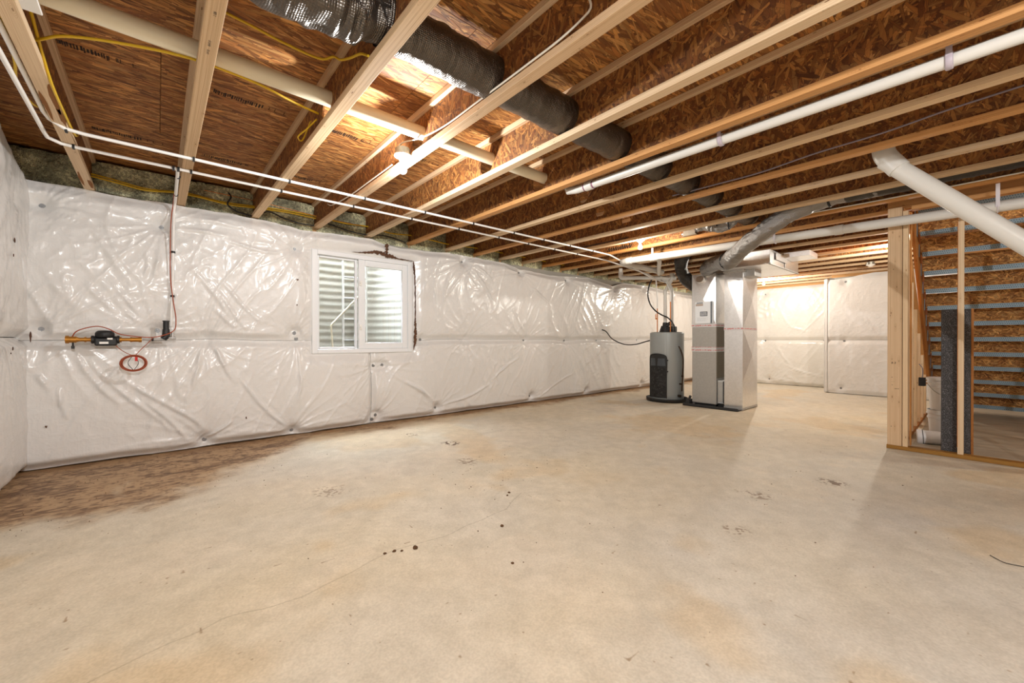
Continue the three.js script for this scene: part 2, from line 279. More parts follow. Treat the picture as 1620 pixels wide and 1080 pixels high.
struct('trim_3', [plain([3.55, 2.31, -11.5], [3.7, SUB, 1.2])], rimMat);
struct('trim_4', [bx([-5.2, 2.31, -11.5], [-2.0, SUB, -11.22], 'x', 0), bx([-2.0, 2.31, -11.5], [FX1, SUB, -10.34], 'x', 0)], M.amber[1]);
// the house wall that stands on the foundation, outside
struct('wall_house', [plain([-5.42, SUB, -12], [-5.3, 5.2, 2])], mat({ color: 0xc9c6bc, roughness: 0.8 }));
const ceiling = structGroup('ceiling');
for (let i = 0; i < 8; i++) for (let k = 0; k < 6; k++) { // floor sheathing panels seen from below, staggered, tongue joints left open
  const x0 = -5.36 + 1.22 * i, x1 = x0 + 1.217, za = (i % 2 ? 2.42 : 1.2) - 2.44 * k, z0 = Math.min(1.2, za), z1 = za - 2.437;
  if (x0 > FX1 || z0 < -11.6) continue;
  mesh('panel', boxUV(new THREE.BoxGeometry(Math.min(x1, 3.7) - x0, 0.019, z0 - Math.max(z1, -11.6)).translate((x0 + Math.min(x1, 3.7)) / 2, SUB + 0.0096 + R0() * 0.0008, (z0 + Math.max(z1, -11.6)) / 2), 'z'), M.subfloor, ceiling);
}
mesh('underlay', plain([-5.42, SUB + 0.021, -11.6], [3.75, SUB + 0.06, 1.25]), M.subfloor, ceiling);
// ink stamps
function inkStamp(name, text, w, h, px, draw) {
  const c = canvas(px, Math.max(8, Math.round(px * h / w))), g = c.getContext('2d');
  g.clearRect(0, 0, c.width, c.height); g.fillStyle = 'rgba(18,12,9,0.95)';
  if (draw) draw(g, c.width, c.height); else { g.font = `bold ${c.height * 0.8 | 0}px sans-serif`; g.textBaseline = 'middle'; g.fillText(text, 2, c.height / 2, c.width - 4); }
  const t = new THREE.CanvasTexture(c); t.colorSpace = THREE.SRGBColorSpace; t.magFilter = THREE.LinearFilter;
  return mat({ map: t, transparent: true, roughness: 0.8 });
}
const bars = (seed) => (g, w, h) => { const r = rng(seed); for (let x = 2; x < w - 4;) { const b = 1 + r() * 4; if (x < w * 0.62) g.fillRect(x, h * (0.1 + 0.2 * r()), b, h * (0.45 + 0.3 * r())); else if (r() < 0.5) { g.fillRect(x, h * 0.2, 2, h * 0.55); g.fillRect(x, h * 0.7, 9, 2); } x += b + 1 + r() * (x < w * 0.62 ? 4 : 16); } };
const stampM = [inkStamp('', '', 0.5, 0.07, 256, bars(3)), inkStamp('', '', 0.5, 0.07, 256, bars(9))];
function decalDown(parent, m, x, z, w, h, y, turn, name = 'ink_stamp') { // a print on a face that looks down
  const g = new THREE.PlaneGeometry(w, h); g.rotateX(Math.PI / 2); g.rotateY(turn); g.translate(x, y, z); const o = mesh(name, g, m, parent); o.castShadow = false; return o;
}
[[-4.37, 0.14, 0], [-3.22, -0.5, 0], [-4.39, -0.52, 1], [-3.24, -1.14, 1], [-3.23, 0.26, 1], [-4.38, -1.12, 0], [-3.24, -1.75, 0]].forEach(([x, z, k]) => decalDown(ceiling, stampM[k], x, z, 0.46, 0.075, SUB - 0.0012, Math.PI / 2));

// ---------------------------------------------------------------- insulation blankets under white poly
const TOPP = [[1.0, 2.36], [0.76, 2.344], [0.55, 2.35], [0.3, 2.335], [-0.11, 2.345], [-0.37, 2.345], [-0.60, 2.345], [-0.89, 2.335], [-1.23, 2.303], [-1.61, 2.318], [-2.03, 2.33], [-2.21, 2.28], [-2.40, 2.264], [-2.76, 2.285], [-3.16, 2.315], [-3.84, 2.303], [-4.19, 2.295], [-4.55, 2.239], [-5.25, 2.208], [-6.31, 2.27], [-7.14, 2.184], [-7.53, 2.28], [-8.46, 2.30], [-9.63, 2.229], [-10.39, 2.222], [-11.3, 2.25]];
const interp = (P, x) => { for (let i = 1; i < P.length; i++) { const a = P[i - 1], b = P[i]; if ((x - a[0]) * (x - b[0]) <= 0) return lerp(a[1], b[1], (x - a[0]) / (b[0] - a[0])); } return P[Math.abs(x - P[0][0]) < Math.abs(x - P[P.length - 1][0]) ? 0 : P.length - 1][1]; };
const PINS = [[0.71, 2.16], [-0.03, 2.12], [-1.16, 2.08], [-1.16, 1.14], [0.72, 1.15], [0, 1.15], [-0.37, 1.07], [-1.18, 1.075], [-0.35, 0.08], [-1.13, 0.06], [-2.07, 0.74], [-2.18, 0.74], [-2.96, 0.11], [-2.09, 0.11], [-2.05, 0.06], [-2.73, 1.07], [-3.44, 1.07], [-4.66, 1.055], [-5.68, 1.055], [-6.64, 1.055], [-4.79, 0.11], [-6.26, 0.09], [-3.41, 2.22], [-4.55, 2.18], [-5.71, 2.16], [-7.20, 2.12], [-8.3, 2.2], [-8.1, 1.06], [-8.2, 0.1], [-9.6, 1.06], [-9.7, 2.15]];
// the long slack folds of the sheeting: from (u, v) to (u, v)
const FOLDS = [[-0.44, 1.55, -0.27, 1.28], [-0.31, 1.65, -0.09, 1.18], [-0.07, 1.83, -0.09, 1.61], [0.00, 1.89, -0.02, 1.64], [-0.58, 1.61, -0.55, 1.41],
[-0.22, 1.31, -0.10, 1.19], [0.22, 1.74, 0.61, 1.27], [0.35, 1.63, 0.73, 1.19], [0.47, 1.64, 0.86, 1.25], [0.52, 2.05, 1.00, 2.01],
[0.41, 1.37, 0.61, 1.20], [0.12, 2.09, 0.52, 2.11], [0.20, 2.20, 0.66, 2.23], [-0.51, 0.96, -0.26, 0.48], [-0.41, 0.91, 0.05, 0.22],
[-0.21, 0.74, 0.33, 0.16], [-0.08, 0.51, 0.22, 0.07], [0.37, 1.05, 0.63, 0.63], [0.63, 0.69, 1.09, 0.10], [0.30, 0.99, 0.28, 0.58],
[0.43, 0.97, 0.52, 0.80], [-0.61, 0.67, -0.56, 0.40], [-0.73, 0.79, -0.65, 0.65], [0.35, 0.07, 0.57, 0.26], [1.19, 1.01, 1.16, 0.36],
[2.29, 0.66, 2.90, 0.17], [2.45, 0.54, 2.93, 0.15], [3.03, 0.12, 3.85, 0.42], [3.90, 0.42, 4.46, 0.80], [2.73, 2.07, 2.76, 1.62], [2.81, 2.10, 3.00, 1.28],
[3.17, 2.04, 3.03, 1.40], [3.58, 2.14, 3.90, 1.63], [3.61, 2.21, 3.94, 1.92], [4.22, 1.44, 4.51, 1.14], [4.33, 1.58, 4.65, 1.18], [4.75, 2.00, 5.21, 1.63],
[5.66, 1.04, 5.48, 0.28], [6.20, 2.25, 5.66, 1.04], [4.90, 0.10, 5.83, 0.41], [6.14, 0.88, 6.26, 0.14]];
const FARFOLDS = [[-3.53, 2.11, -3.39, 1.56], [-3.42, 2.10, -3.26, 1.45], [-3.26, 1.94, -2.81, 1.25], [-2.78, 1.22, -2.19, 1.73], [-2.93, 1.40, -2.57, 1.22], [-3.26, 0.95, -2.87, 0.44], [-3.39, 0.11, -2.22, 0.09], [-3.06, 0.51, -2.19, 0.20]];
function foldHeight(folds, u, v) {
  let s = 0;
  for (const [a, b, c, d] of folds) {
    if (u < Math.min(a, c) - 0.08 || u > Math.max(a, c) + 0.08 || v < Math.min(b, d) - 0.08 || v > Math.max(b, d) + 0.08) continue;
    const dx = c - a, dy = d - b, L2 = dx * dx + dy * dy, L = Math.sqrt(L2), t = ((u - a) * dx + (v - b) * dy) / L2; if (t < 0 || t > 1) continue;
    const off = ((u - a) * dy - (v - b) * dx) / L + 0.05 * L * Math.sin(Math.PI * t + a * 5) + 0.012 * (vnoise(t * 5 + a * 9, b * 7) - 0.5), w = 0.022 + 0.014 * vnoise(a * 13, b * 17), q = 1 - Math.abs(off) / w;
    if (q > 0) s += (0.018 + 0.010 * vnoise(c * 11, d * 3)) * q * q * Math.pow(Math.sin(Math.PI * t), 0.6) * (0.7 + 0.6 * vnoise(t * 4 + c * 3, 9));
  }
  return s;
}
const PCOPY = PINS.map(([z, y]) => [-z, y]); // along the wall, away from the near corner
// u runs along the wall, v up; low(u) and high(u) bound the sheet; hole is the window
function blanket(name, label, place, us, rows, pins, o) {
  const t = thing(name, label, 'insulation', [0, 0, 0], o.group), T = o.T ?? 0.11, nu = us.length, sd = o.seed ?? 0;
  const nvs = rows.reduce((s, r) => s + r[2], 0) + 1, pos = [], uvs = [], H = [], near = pins.filter((p) => p[0] > us[0] - 0.7 && p[0] < us[nu - 1] + 0.7);
  const at = (u, v, low, high) => {
    let dB = v - low, dT = high - v, dHole = 9;
    if (o.hole) { const dx = Math.max(o.hole[0] - u, u - o.hole[1]), dy = Math.max(o.hole[2] - v, v - o.hole[3]); dHole = dx > 0 && dy > 0 ? Math.hypot(dx, dy) : Math.max(dx, dy); dHole = Math.max(dHole, 0); }
    let e = (0.42 + 0.58 * sstep(0, o.seamW ?? 0.075, Math.min(dB, o.looseTop ? 9 : dT))) * (0.55 + 0.45 * sstep(0, 0.10, o.looseTop ? dT : 9)) * (0.5 + 0.5 * sstep(0, 0.14, dHole)) * (0.45 + 0.55 * sstep(0, 0.05, Math.min(u - us[0], us[nu - 1] - u) + (o.openEnds ? 9 : 0)));
    let h = T * e * (0.9 + 0.2 * fbm(u * 0.9 + sd, v * 0.9 + 3, 2)), f = 0;
    let tug = 0;
    for (const [pu, pv, s = 1] of near) {
      const dx = u - pu, dy = v - pv, r = Math.hypot(dx, dy); if (r > 1.3) continue;
      const a = Math.atan2(dy, dx), k = 3.5 + 2.5 * hash2((pu * 37) | 0, (pv * 91) | 0), bow = 0.35 * (vnoise(dx * 2.4 + pu * 5, dy * 2.4) - 0.5);
      const q = 1 - Math.abs(Math.sin((a + bow) * (k + 5) + pu * 3 + 1.6 * vnoise(a * 4 + pu, r * 1.5))), q2 = 1 - Math.abs(Math.sin((a + bow * 0.6) * (k + 5) * 1.9 + pu * 7));
      const dir = 0.25 + 0.75 * vnoise(Math.cos(a) * 1.5 + pu * 11, Math.sin(a) * 1.5 + pv * 7);
      f += s * dir * (0.024 * Math.exp(-r / 0.36) * q * q * q + 0.012 * Math.exp(-r / 0.2) * q2 * q2) * (1 - Math.exp(-r / 0.035)) * (1 - 0.25 * q2);
      tug += s * (0.62 * Math.exp(-((r / 0.06) ** 2)) + 0.26 * Math.exp(-((r / 0.22) ** 2)));
    }
    h *= 1 - Math.min(0.85, tug);
    // slack folds that hang on the diagonal, and crushed patches
    const x = u + 0.55 * v, y = v - 0.4 * u, m1 = sstep(0.46, 0.68, fbm(u * 0.8 + sd + 9, v * 0.9, 2)), m2 = sstep(0.55, 0.72, fbm(u * 1.1 + sd + 40, v * 1.1 + 8, 2));
    f += 0.018 * m1 * Math.pow(ridge(x * 6.5 + 0.9 * vnoise(u * 2, v * 2) + sd, y * 1.1), 5) + 0.008 * Math.pow(ridge((u - 0.5 * v) * 7 + 0.9 * vnoise(u * 2 + 9, v * 2) + sd, (v + 0.5 * u) * 1.3), 7);
    f += (o.crush ?? 0.007) * m2 * Math.pow(ridge(u * 11 + sd + 1.4 * vnoise(v * 6, u * 3), v * 9 + 2 * vnoise(u * 5, v * 4)), 2.5);
    if (o.folds) f += foldHeight(o.folds, u, v);
    f += 0.0035 * (fbm(u * 7 + sd, v * 7, 3) - 0.5);
    return h + f * (o.calm ?? 1) * sstep(0, 0.05, Math.min(dHole, 9)) * (0.35 + 0.65 * e);
  };
  for (let i = 0; i < nu; i++) {
    let j = 0;
    for (const [a, b, n] of rows) { for (let k = j ? 1 : 0; k <= n; k++) { const u = us[i], lo = typeof a === 'function' ? a(u) : a, hi = typeof b === 'function' ? b(u) : b, v = lerp(lo, hi, k / n), L = rows[0][0], Hh = rows[rows.length - 1][1]; const h = at(u, v, typeof L === 'function' ? L(u) : L, typeof Hh === 'function' ? Hh(u) : Hh); pos.push(...place(u, v, h)); uvs.push(u, v); H.push([u, v]); j++; } }
  }
  const idx = [], key = new Map(), edge = (a, b) => { const k = a < b ? a * 1e7 + b : b * 1e7 + a; key.set(k, key.has(k) ? null : [a, b]); };
  for (let i = 0; i < nu - 1; i++) for (let j = 0; j < nvs - 1; j++) {
    const a = i * nvs + j, b = a + nvs, c = b + 1, d = a + 1, mu = (H[a][0] + H[c][0]) / 2, mv = (H[a][1] + H[c][1]) / 2;
    if (o.hole && mu > o.hole[0] && mu < o.hole[1] && mv > o.hole[2] && mv < o.hole[3]) continue;
    const f = o.flip ? [[a, d, c], [a, c, b]] : [[a, c, d], [a, b, c]];
    for (const q of f) idx.push(...q);
    edge(a, b); edge(b, c); edge(c, d); edge(d, a);
  }
  const g = new THREE.BufferGeometry(); g.setAttribute('position', new THREE.Float32BufferAttribute(pos, 3)); g.setAttribute('uv', new THREE.Float32BufferAttribute(uvs, 2)); g.setIndex(idx); g.computeVertexNormals();
  const sp = [], su = [], si = []; // the edge turned back to the wall
  for (const e of key.values()) if (e) { const n = sp.length / 3; for (const k of e) { sp.push(...place(H[k][0], H[k][1], 0)); su.push(...H[k]); } for (const k of e) { sp.push(pos[3 * k], pos[3 * k + 1], pos[3 * k + 2]); su.push(H[k][0] + 0.05, H[k][1]); } si.push(n, n + 1, n + 3, n, n + 3, n + 2); }
  const s = new THREE.BufferGeometry(); s.setAttribute('position', new THREE.Float32BufferAttribute(sp, 3)); s.setAttribute('uv', new THREE.Float32BufferAttribute(su, 2)); s.setIndex(si); s.computeVertexNormals();
  mesh('sheet', [g, s], o.mat ?? M.poly, t);
  const lowF = rows[0][0], highF = rows[rows.length - 1][1];
  for (const [pu, pv] of pins) {
    if (pu < us[0] || pu > us[nu - 1]) continue;
    const lo = typeof lowF === 'function' ? lowF(pu) : lowF, hi = typeof highF === 'function' ? highF(pu) : highF; if (pv < lo || pv > hi) continue;
    const h = at(pu, pv, lo, hi), a = place(pu, pv, h + 0.001), b = place(pu, pv, h + 0.006), c = place(pu, pv, h + 0.010);
    mesh('fastener_washer', [cyl(a, b, 0.021, 16, 0.019), cyl(b, c, 0.008, 10, 0.006)], pinM, t);
  }
  return t;
}
const pinM = mat({ color: 0x8e8f90, metalness: 0.6, roughness: 0.45 });
const spread = (list) => { const o = []; for (let i = 0; i < list.length; i++) { const [a, b, n] = list[i]; for (let k = i ? 1 : 0; k <= n; k++) o.push(lerp(a, b, k / n)); } return o; };
const onLeft = (u, v, h) => [-5.085 + h, v, -u];
const U = (a, b, s) => [a, b, Math.max(2, Math.round((b - a) / s))];
const hole = [1.335, 2.585, WINY0, WINY1];
const SEAM = 1.065, G = 'white poly-faced insulation on the foundation walls';
blanket('insulation_blanket', 'upper white insulation roll on the window wall, cut out around the window', onLeft, spread([U(-0.86, 1.335, 0.013), U(1.335, 2.585, 0.014), U(2.585, 6.2, 0.018), U(6.2, 11.25, 0.034)]),
  [[(u) => SEAM + 0.03 * (vnoise(u * 2.3, 3) - 0.5), WINY1, 74], [WINY1, (u) => interp(TOPP, -u) + 0.01 * (vnoise(u * 9, 7) - 0.5), 16]], PCOPY, { folds: FOLDS, hole, looseTop: true, seed: 2, group: G, openEnds: true });
blanket('insulation_blanket', 'lower white insulation roll below the water meter, ending at the vertical seam', onLeft, spread([U(-0.86, 1.335, 0.013), U(1.335, 2.03, 0.014)]),
  [[(u) => 0.008 + 0.014 * vnoise(u * 4, 1), WINY0, 64], [WINY0, (u) => SEAM - 0.003 + 0.03 * (vnoise(u * 2.3, 3) - 0.5), 14]], PCOPY, { folds: FOLDS, hole, seed: 31, group: G, T: 0.115 });
blanket('insulation_blanket', 'lower white insulation roll right of the vertical seam, running behind the grey tank', onLeft, spread([U(2.035, 2.585, 0.014), U(2.585, 6.2, 0.018), U(6.2, 11.25, 0.034)]),
  [[(u) => 0.008 + 0.014 * vnoise(u * 4, 1), WINY0, 64], [WINY0, (u) => SEAM - 0.003 + 0.03 * (vnoise(u * 2.3, 3) - 0.5), 14]], PCOPY, { folds: FOLDS, hole, seed: 57, group: G, T: 0.115 });
// near wall, at the left edge of the photograph
const onNear = (u, v, h) => [u, v, 0.90 - h];
const NTOP = [[-5.2, 2.36], [-5.05, 2.37], [-4.77, 2.44], [-4.6, 2.47], [-4.28, 2.53], [-3.5, 2.56], [-1.5, 2.56]];
const nearPins = [[-4.45, 1.12], [-3.6, 2.0], [-3.6, 1.1], [-3.7, 0.1], [-4.7, 2.1, 0.4]];
blanket('insulation_blanket', 'upper white insulation roll on the near side wall, bulging at its top', onNear, spread([U(-5.07, -3.6, 0.02), U(-3.6, -1.5, 0.05)]), [[SEAM + 0.02, (u) => interp(NTOP, u), 70]], nearPins, { looseTop: true, seed: 71, T: 0.12, flip: true, group: G, openEnds: true });
blanket('insulation_blanket', 'lower white insulation roll on the near side wall at the left edge', onNear, spread([U(-5.07, -3.6, 0.02), U(-3.6, -1.5, 0.05)]), [[0.01, SEAM + 0.014, 60]], nearPins, { seed: 83, T: 0.12, flip: true, group: G, openEnds: true });
// far walls
const onFar = (u, v, h) => [u, v, -11.27 + h], onBump = (u, v, h) => [u, v, -10.25 + h], onBumpSide = (u, v, h) => [-2.03 - h, v, u];
const farPins = [[-3.48, 2.18], [-3.48, 1.05], [-3.39, 0.12], [-4.6, 2.15], [-4.6, 1.05], [-2.3, 1.05, 0.5]], bumpPins = [[-1.76, 2.21], [-1.78, 1.045], [-1.83, 0.11]];
blanket('insulation_blanket', 'upper crumpled white insulation roll on the back wall, below the amber rim board', onFar, spread([U(-5.07, -2.06, 0.024)]), [[SEAM, (u) => 2.33 + 0.02 * vnoise(u * 5, 2), 52]], farPins, { calm: 0.75, folds: FARFOLDS, T: 0.07, looseTop: true, seed: 91, mat: M.polyFar, crush: 0.034, group: G, openEnds: true });
blanket('insulation_blanket', 'lower white insulation roll on the back wall behind the furnace', onFar, spread([U(-5.07, -2.06, 0.024)]), [[0.01, SEAM - 0.005, 44]], farPins, { folds: FARFOLDS, T: 0.07, seed: 97, mat: M.polyFar, crush: 0.012, group: G, openEnds: true });
blanket('insulation_blanket', 'upper smooth white insulation roll on the jutting back wall beside the wooden corner post', onBump, spread([U(-2.07, -0.2, 0.024)]), [[SEAM, (u) => 2.33 - 0.06 * sstep(-1.3, -1.9, u) + 0.012 * vnoise(u * 9, 4), 52]], bumpPins, { calm: 0.35, looseTop: true, seed: 113, T: 0.05, group: G, crush: 0.004 });
blanket('insulation_blanket', 'lower smooth white insulation roll on the jutting back wall beside the wooden corner post', onBump, spread([U(-2.07, -0.2, 0.024)]), [[0.01, SEAM - 0.005, 44]], bumpPins, { calm: 0.35, seed: 127, T: 0.05, group: G, crush: 0.004 });
single('poly_flap', [bx([-2.10, 0.01, -11.2], [-2.03, 2.3, -10.2], 'y', 0.02)], M.poly, 'narrow white poly return on the side of the jutting back wall', 'insulation');

// ---------------------------------------------------------------- floor joists
const ORD = 'first second third fourth fifth sixth seventh eighth ninth tenth eleventh twelfth thirteenth fourteenth fifteenth sixteenth seventeenth eighteenth nineteenth twentieth twenty-first twenty-second twenty-third'.split(' ');
const JZ = [0.438, -0.174, -0.783, -1.393, -2.0, -2.59, -3.18, -3.685, -4.19, -4.68]; for (let k = 0; k < 13; k++) JZ.push(-5.17 - 0.49 * k);
const DUCT = [-1.77, 2.50, 0.112], DRAIN = [-2.545, 2.492, 0.0445], HOLE = [-2.61, 2.470, 0.082], FW = 0.0325;
const NOTE = ['pale I-joist nearest the near wall, water stains along its underside', 'pale I-joist with black ink stamps on its underside', 'I-joist between the fat foil duct section and the straight foil duct', 'I-joist that carries the nearest lit bulb'];
const AMBER = new Set([5, 7, 10, 11]), amberAt = (i) => AMBER.has(i);
JZ.forEach((z, i) => {
  const open = z < -5.5, x0 = -5.30, x1 = open ? -0.62 : 3.52, label = NOTE[i] ?? `${ORD[i]} I-joist counted from the near wall${amberAt(i) ? ', amber flange' : ', pale flange'}`;
  const t = thing('floor_joist', label, 'joist', [0, 0, 0], 'wooden I-joists across the ceiling'), fm = amberAt(i) ? M.amber[i % 2] : M.pine[(i * 7) % 4];
  mesh('bottom_flange', bx([x0, JB, z - FW], [x1, JB + 0.038, z + FW], 'x'), fm, t);
  mesh('top_flange', bx([x0, SUB - 0.038, z - FW], [x1, SUB - 0.0005, z + FW], 'x'), M.pine[(i * 5 + 1) % 4], t);
  const s = new THREE.Shape(); s.moveTo(x0, JB + 0.03); s.lineTo(x1, JB + 0.03); s.lineTo(x1, SUB - 0.03); s.lineTo(x0, SUB - 0.03); s.closePath();
  const cut = (x, y, r) => { const h = new THREE.Path(); h.absarc(x, y, r, 0, Math.PI * 2, true); s.holes.push(h); };
  if (i <= 10) cut(DUCT[0], DUCT[1], DUCT[2] + 0.0015);
  if (i <= 5) cut(HOLE[0], HOLE[1], HOLE[2]); else if (i < 9) cut(i === 6 ? -2.58 : -2.76, 2.475, 0.06);
  if (i === 11) cut(-1.77, 2.5, 0.11);
  const g = new THREE.ExtrudeGeometry(s, { depth: 0.0095, bevelEnabled: false, curveSegments: 28 }); g.translate(0, 0, z - 0.00475);
  const uv = g.attributes.uv; for (let k = 0; k < uv.count; k++) uv.setXY(k, uv.getX(k) + i * 0.713, uv.getY(k) + i * 0.377);
  mesh('web', g, M.web, t);
  if (i === 1) for (const [x, text, w] of [[-1.98, '2 ·COM·', 0.14], [-2.2, 'KD·HT 117', 0.13], [-2.265, 'S-P-F ISI', 0.13]]) { const o = decalDown(t, inkStamp('', text, w, 0.028, 128), x, z, 0.055, 0.018, JB - 0.001, 0); o.rotation.y = 0; }
  if (i === 10) { const c = inkStamp('', '', 0.5, 0.09, 256, (g, w, h) => { g.strokeStyle = 'rgba(30,24,20,0.9)'; g.lineWidth = 7; g.lineJoin = 'round'; g.beginPath(); for (let k = 0; k < 11; k++) { g.lineTo(8 + k * 20, h - 4); g.lineTo(26 + k * 20, 4 + 3 * (k % 3)); } g.stroke(); }), q = new THREE.PlaneGeometry(0.5, 0.07); q.translate(-3.5, 2.425, z + 0.0062); const m2 = mesh('ink_stamp', q, c, t); m2.castShadow = false; }
  if (i === 13) { const c = inkStamp('', '', 0.44, 0.03, 256, (g, w, h) => { for (let k = 0; k < 9; k++) g.fillRect(6 + k * 28, h * 0.25, 14 + (k * 7) % 9, h * 0.5); }), q = new THREE.PlaneGeometry(0.44, 0.028); q.translate(-3.55, JB + 0.019, z + FW + 0.0008); const m2 = mesh('ink_stamp', q, c, t); m2.castShadow = false; }
  if (i === 0) { // brown water stains on the underside
    const r = rng(4), st = []; for (let k = 0; k < 5; k++) { const n = 9, sh = new THREE.Shape(); const L = 0.10 + 0.12 * r(), W = 0.008 + 0.008 * r(); for (let q = 0; q < n; q++) { const a = q / n * 2 * Math.PI, px = Math.cos(a) * L * (0.6 + 0.6 * r()), py = Math.sin(a) * W * (0.6 + 0.6 * r()); q ? sh.lineTo(px, py) : sh.moveTo(px, py); } const gg = new THREE.ShapeGeometry(sh); gg.rotateX(Math.PI / 2); gg.translate(-3.25 - 0.12 * k + (k > 2 ? -1.1 : 0), JB - 0.0008, z + (k % 2 ? 0.022 : -0.022)); st.push(gg); }
    const sm = mat({ color: 0x8a5a2c, roughness: 0.9 }); for (const gg of st) mesh('water_stain', gg, sm, t);
  }
});
// doubled header and stairwell trimmer
{ const t = thing('stairwell_header', 'doubled amber header above the stairs, over the wooden corner post', 'header'); mesh('ply', bx([-0.62, JB - 0.01, -5.62], [2.6, SUB - 0.002, -5.575], 'x'), M.amber[0], t); mesh('ply', bx([-0.62, JB - 0.004, -5.57], [2.6, SUB - 0.002, -5.525], 'x'), M.amber[1], t); mesh('trimmer', bx([-0.62, JB, -10.3], [-0.575, SUB - 0.002, -5.62], 'z'), M.amber[1], t); }
// grey-green batts pressed into the rim between the joists
{ const edges = [0.9, ...JZ.map((z) => z), -11.25];
  for (let i = 0; i < edges.length - 1; i++) {
    const z1 = edges[i] - (i ? 0.007 : 0), z0 = edges[i + 1] + 0.007, w = z1 - z0, nx = Math.max(4, Math.round(w / 0.03)), ny = 12, g = new THREE.BoxGeometry(0.14, 0.355, w, 2, ny, nx), p = g.attributes.position;
    for (let k = 0; k < p.count; k++) { const z = p.getZ(k), y = p.getY(k), front = p.getX(k) > 0.06; if (front) p.setX(k, p.getX(k) - 0.022 * Math.pow(Math.abs(2 * z / w), 6) + 0.03 * (fbm(z * 9 + i * 5, y * 9, 3) - 0.5)); if (y > 0.17 ) p.setY(k, y - 0.028 - 0.03 * fbm(z * 6 + i * 3, 2, 3)); }
    g.translate(-5.17, 2.305 + 0.177, (z0 + z1) / 2); g.computeVertexNormals();
    single('rim_batt', boxUV(g, 'y'), M.batt, i === 0 ? 'grey-green fibreglass batt in the rim corner against the near wall' : i === edges.length - 2 ? 'grey-green fibreglass batt in the last rim bay at the back wall' : `grey-green fibreglass batt in the rim between ${ORD[i - 1]} and ${ORD[i]} joists`, 'insulation', 'fibreglass batts in the rim bays');
  } }

// ---------------------------------------------------------------- window, window well
{ const w = structGroup('window_1'); w.userData.label = 'white vinyl sliding basement window'; const X = -5.075, D0 = -5.12, D1 = -5.015;
  const fr = (y0, y1, z0, z1, a = D0, b = D1) => bx([a, y0, z0], [b, y1, z1], 'y', 0.006);
  mesh('frame', [fr(WINY0, WINY1, -1.395, WINZ1), fr(WINY0, WINY1, WINZ0, -2.525), fr(WINY0, WINY0 + 0.05, -2.525, -1.395), fr(WINY1 - 0.05, WINY1, -2.525, -1.395)], M.vinyl, w);
  const fixed = mesh('sash', [fr(WINY0 + 0.05, WINY1 - 0.05, -1.43, -1.395, X - 0.03, X), fr(WINY0 + 0.05, WINY0 + 0.075, -1.84, -1.43, X - 0.03, X), fr(WINY1 - 0.075, WINY1 - 0.05, -1.84, -1.43, X - 0.03, X), fr(WINY0 + 0.05, WINY1 - 0.05, -1.87, -1.84, X - 0.03, X)], M.vinyl, w);
  const slider = mesh('sash', [fr(WINY0 + 0.05, WINY1 - 0.05, -1.955, -1.875, X, X + 0.042), fr(WINY0 + 0.05, WINY1 - 0.05, -2.525, -2.45, X, X + 0.042), fr(WINY0 + 0.05, WINY0 + 0.125, -2.45, -1.955, X, X + 0.042), fr(WINY1 - 0.125, WINY1 - 0.05, -2.45, -1.955, X, X + 0.042)], M.vinyl, w);
  mesh('mullion', [fr(WINY0 + 0.05, WINY1 - 0.05, -1.895, -1.868, X + 0.03, X + 0.052)], M.vinyl, w);
  mesh('pane', new THREE.BoxGeometry(0.004, WINY1 - WINY0 - 0.14, 0.41).translate(X - 0.015, (WINY0 + WINY1) / 2, -1.635), M.glass, fixed);
  mesh('pane', new THREE.BoxGeometry(0.004, WINY1 - WINY0 - 0.24, 0.50).translate(X + 0.02, (WINY0 + WINY1) / 2, -2.2025), M.glass, slider);
  for (const y of [1.22, 1.76]) mesh('latch', [bx([X + 0.05, y - 0.03, -1.905], [X + 0.07, y + 0.03, -1.875], 'y', 0.004), bx([X + 0.066, y - 0.012, -1.90], [X + 0.085, y + 0.012, -1.88], 'y', 0.004)], M.white, slider);
  mesh('sill', bx([-5.34, WINY0 - 0.02, WINZ0], [D0, WINY0, WINZ1], 'z', 0.004), M.vinyl, w);
}
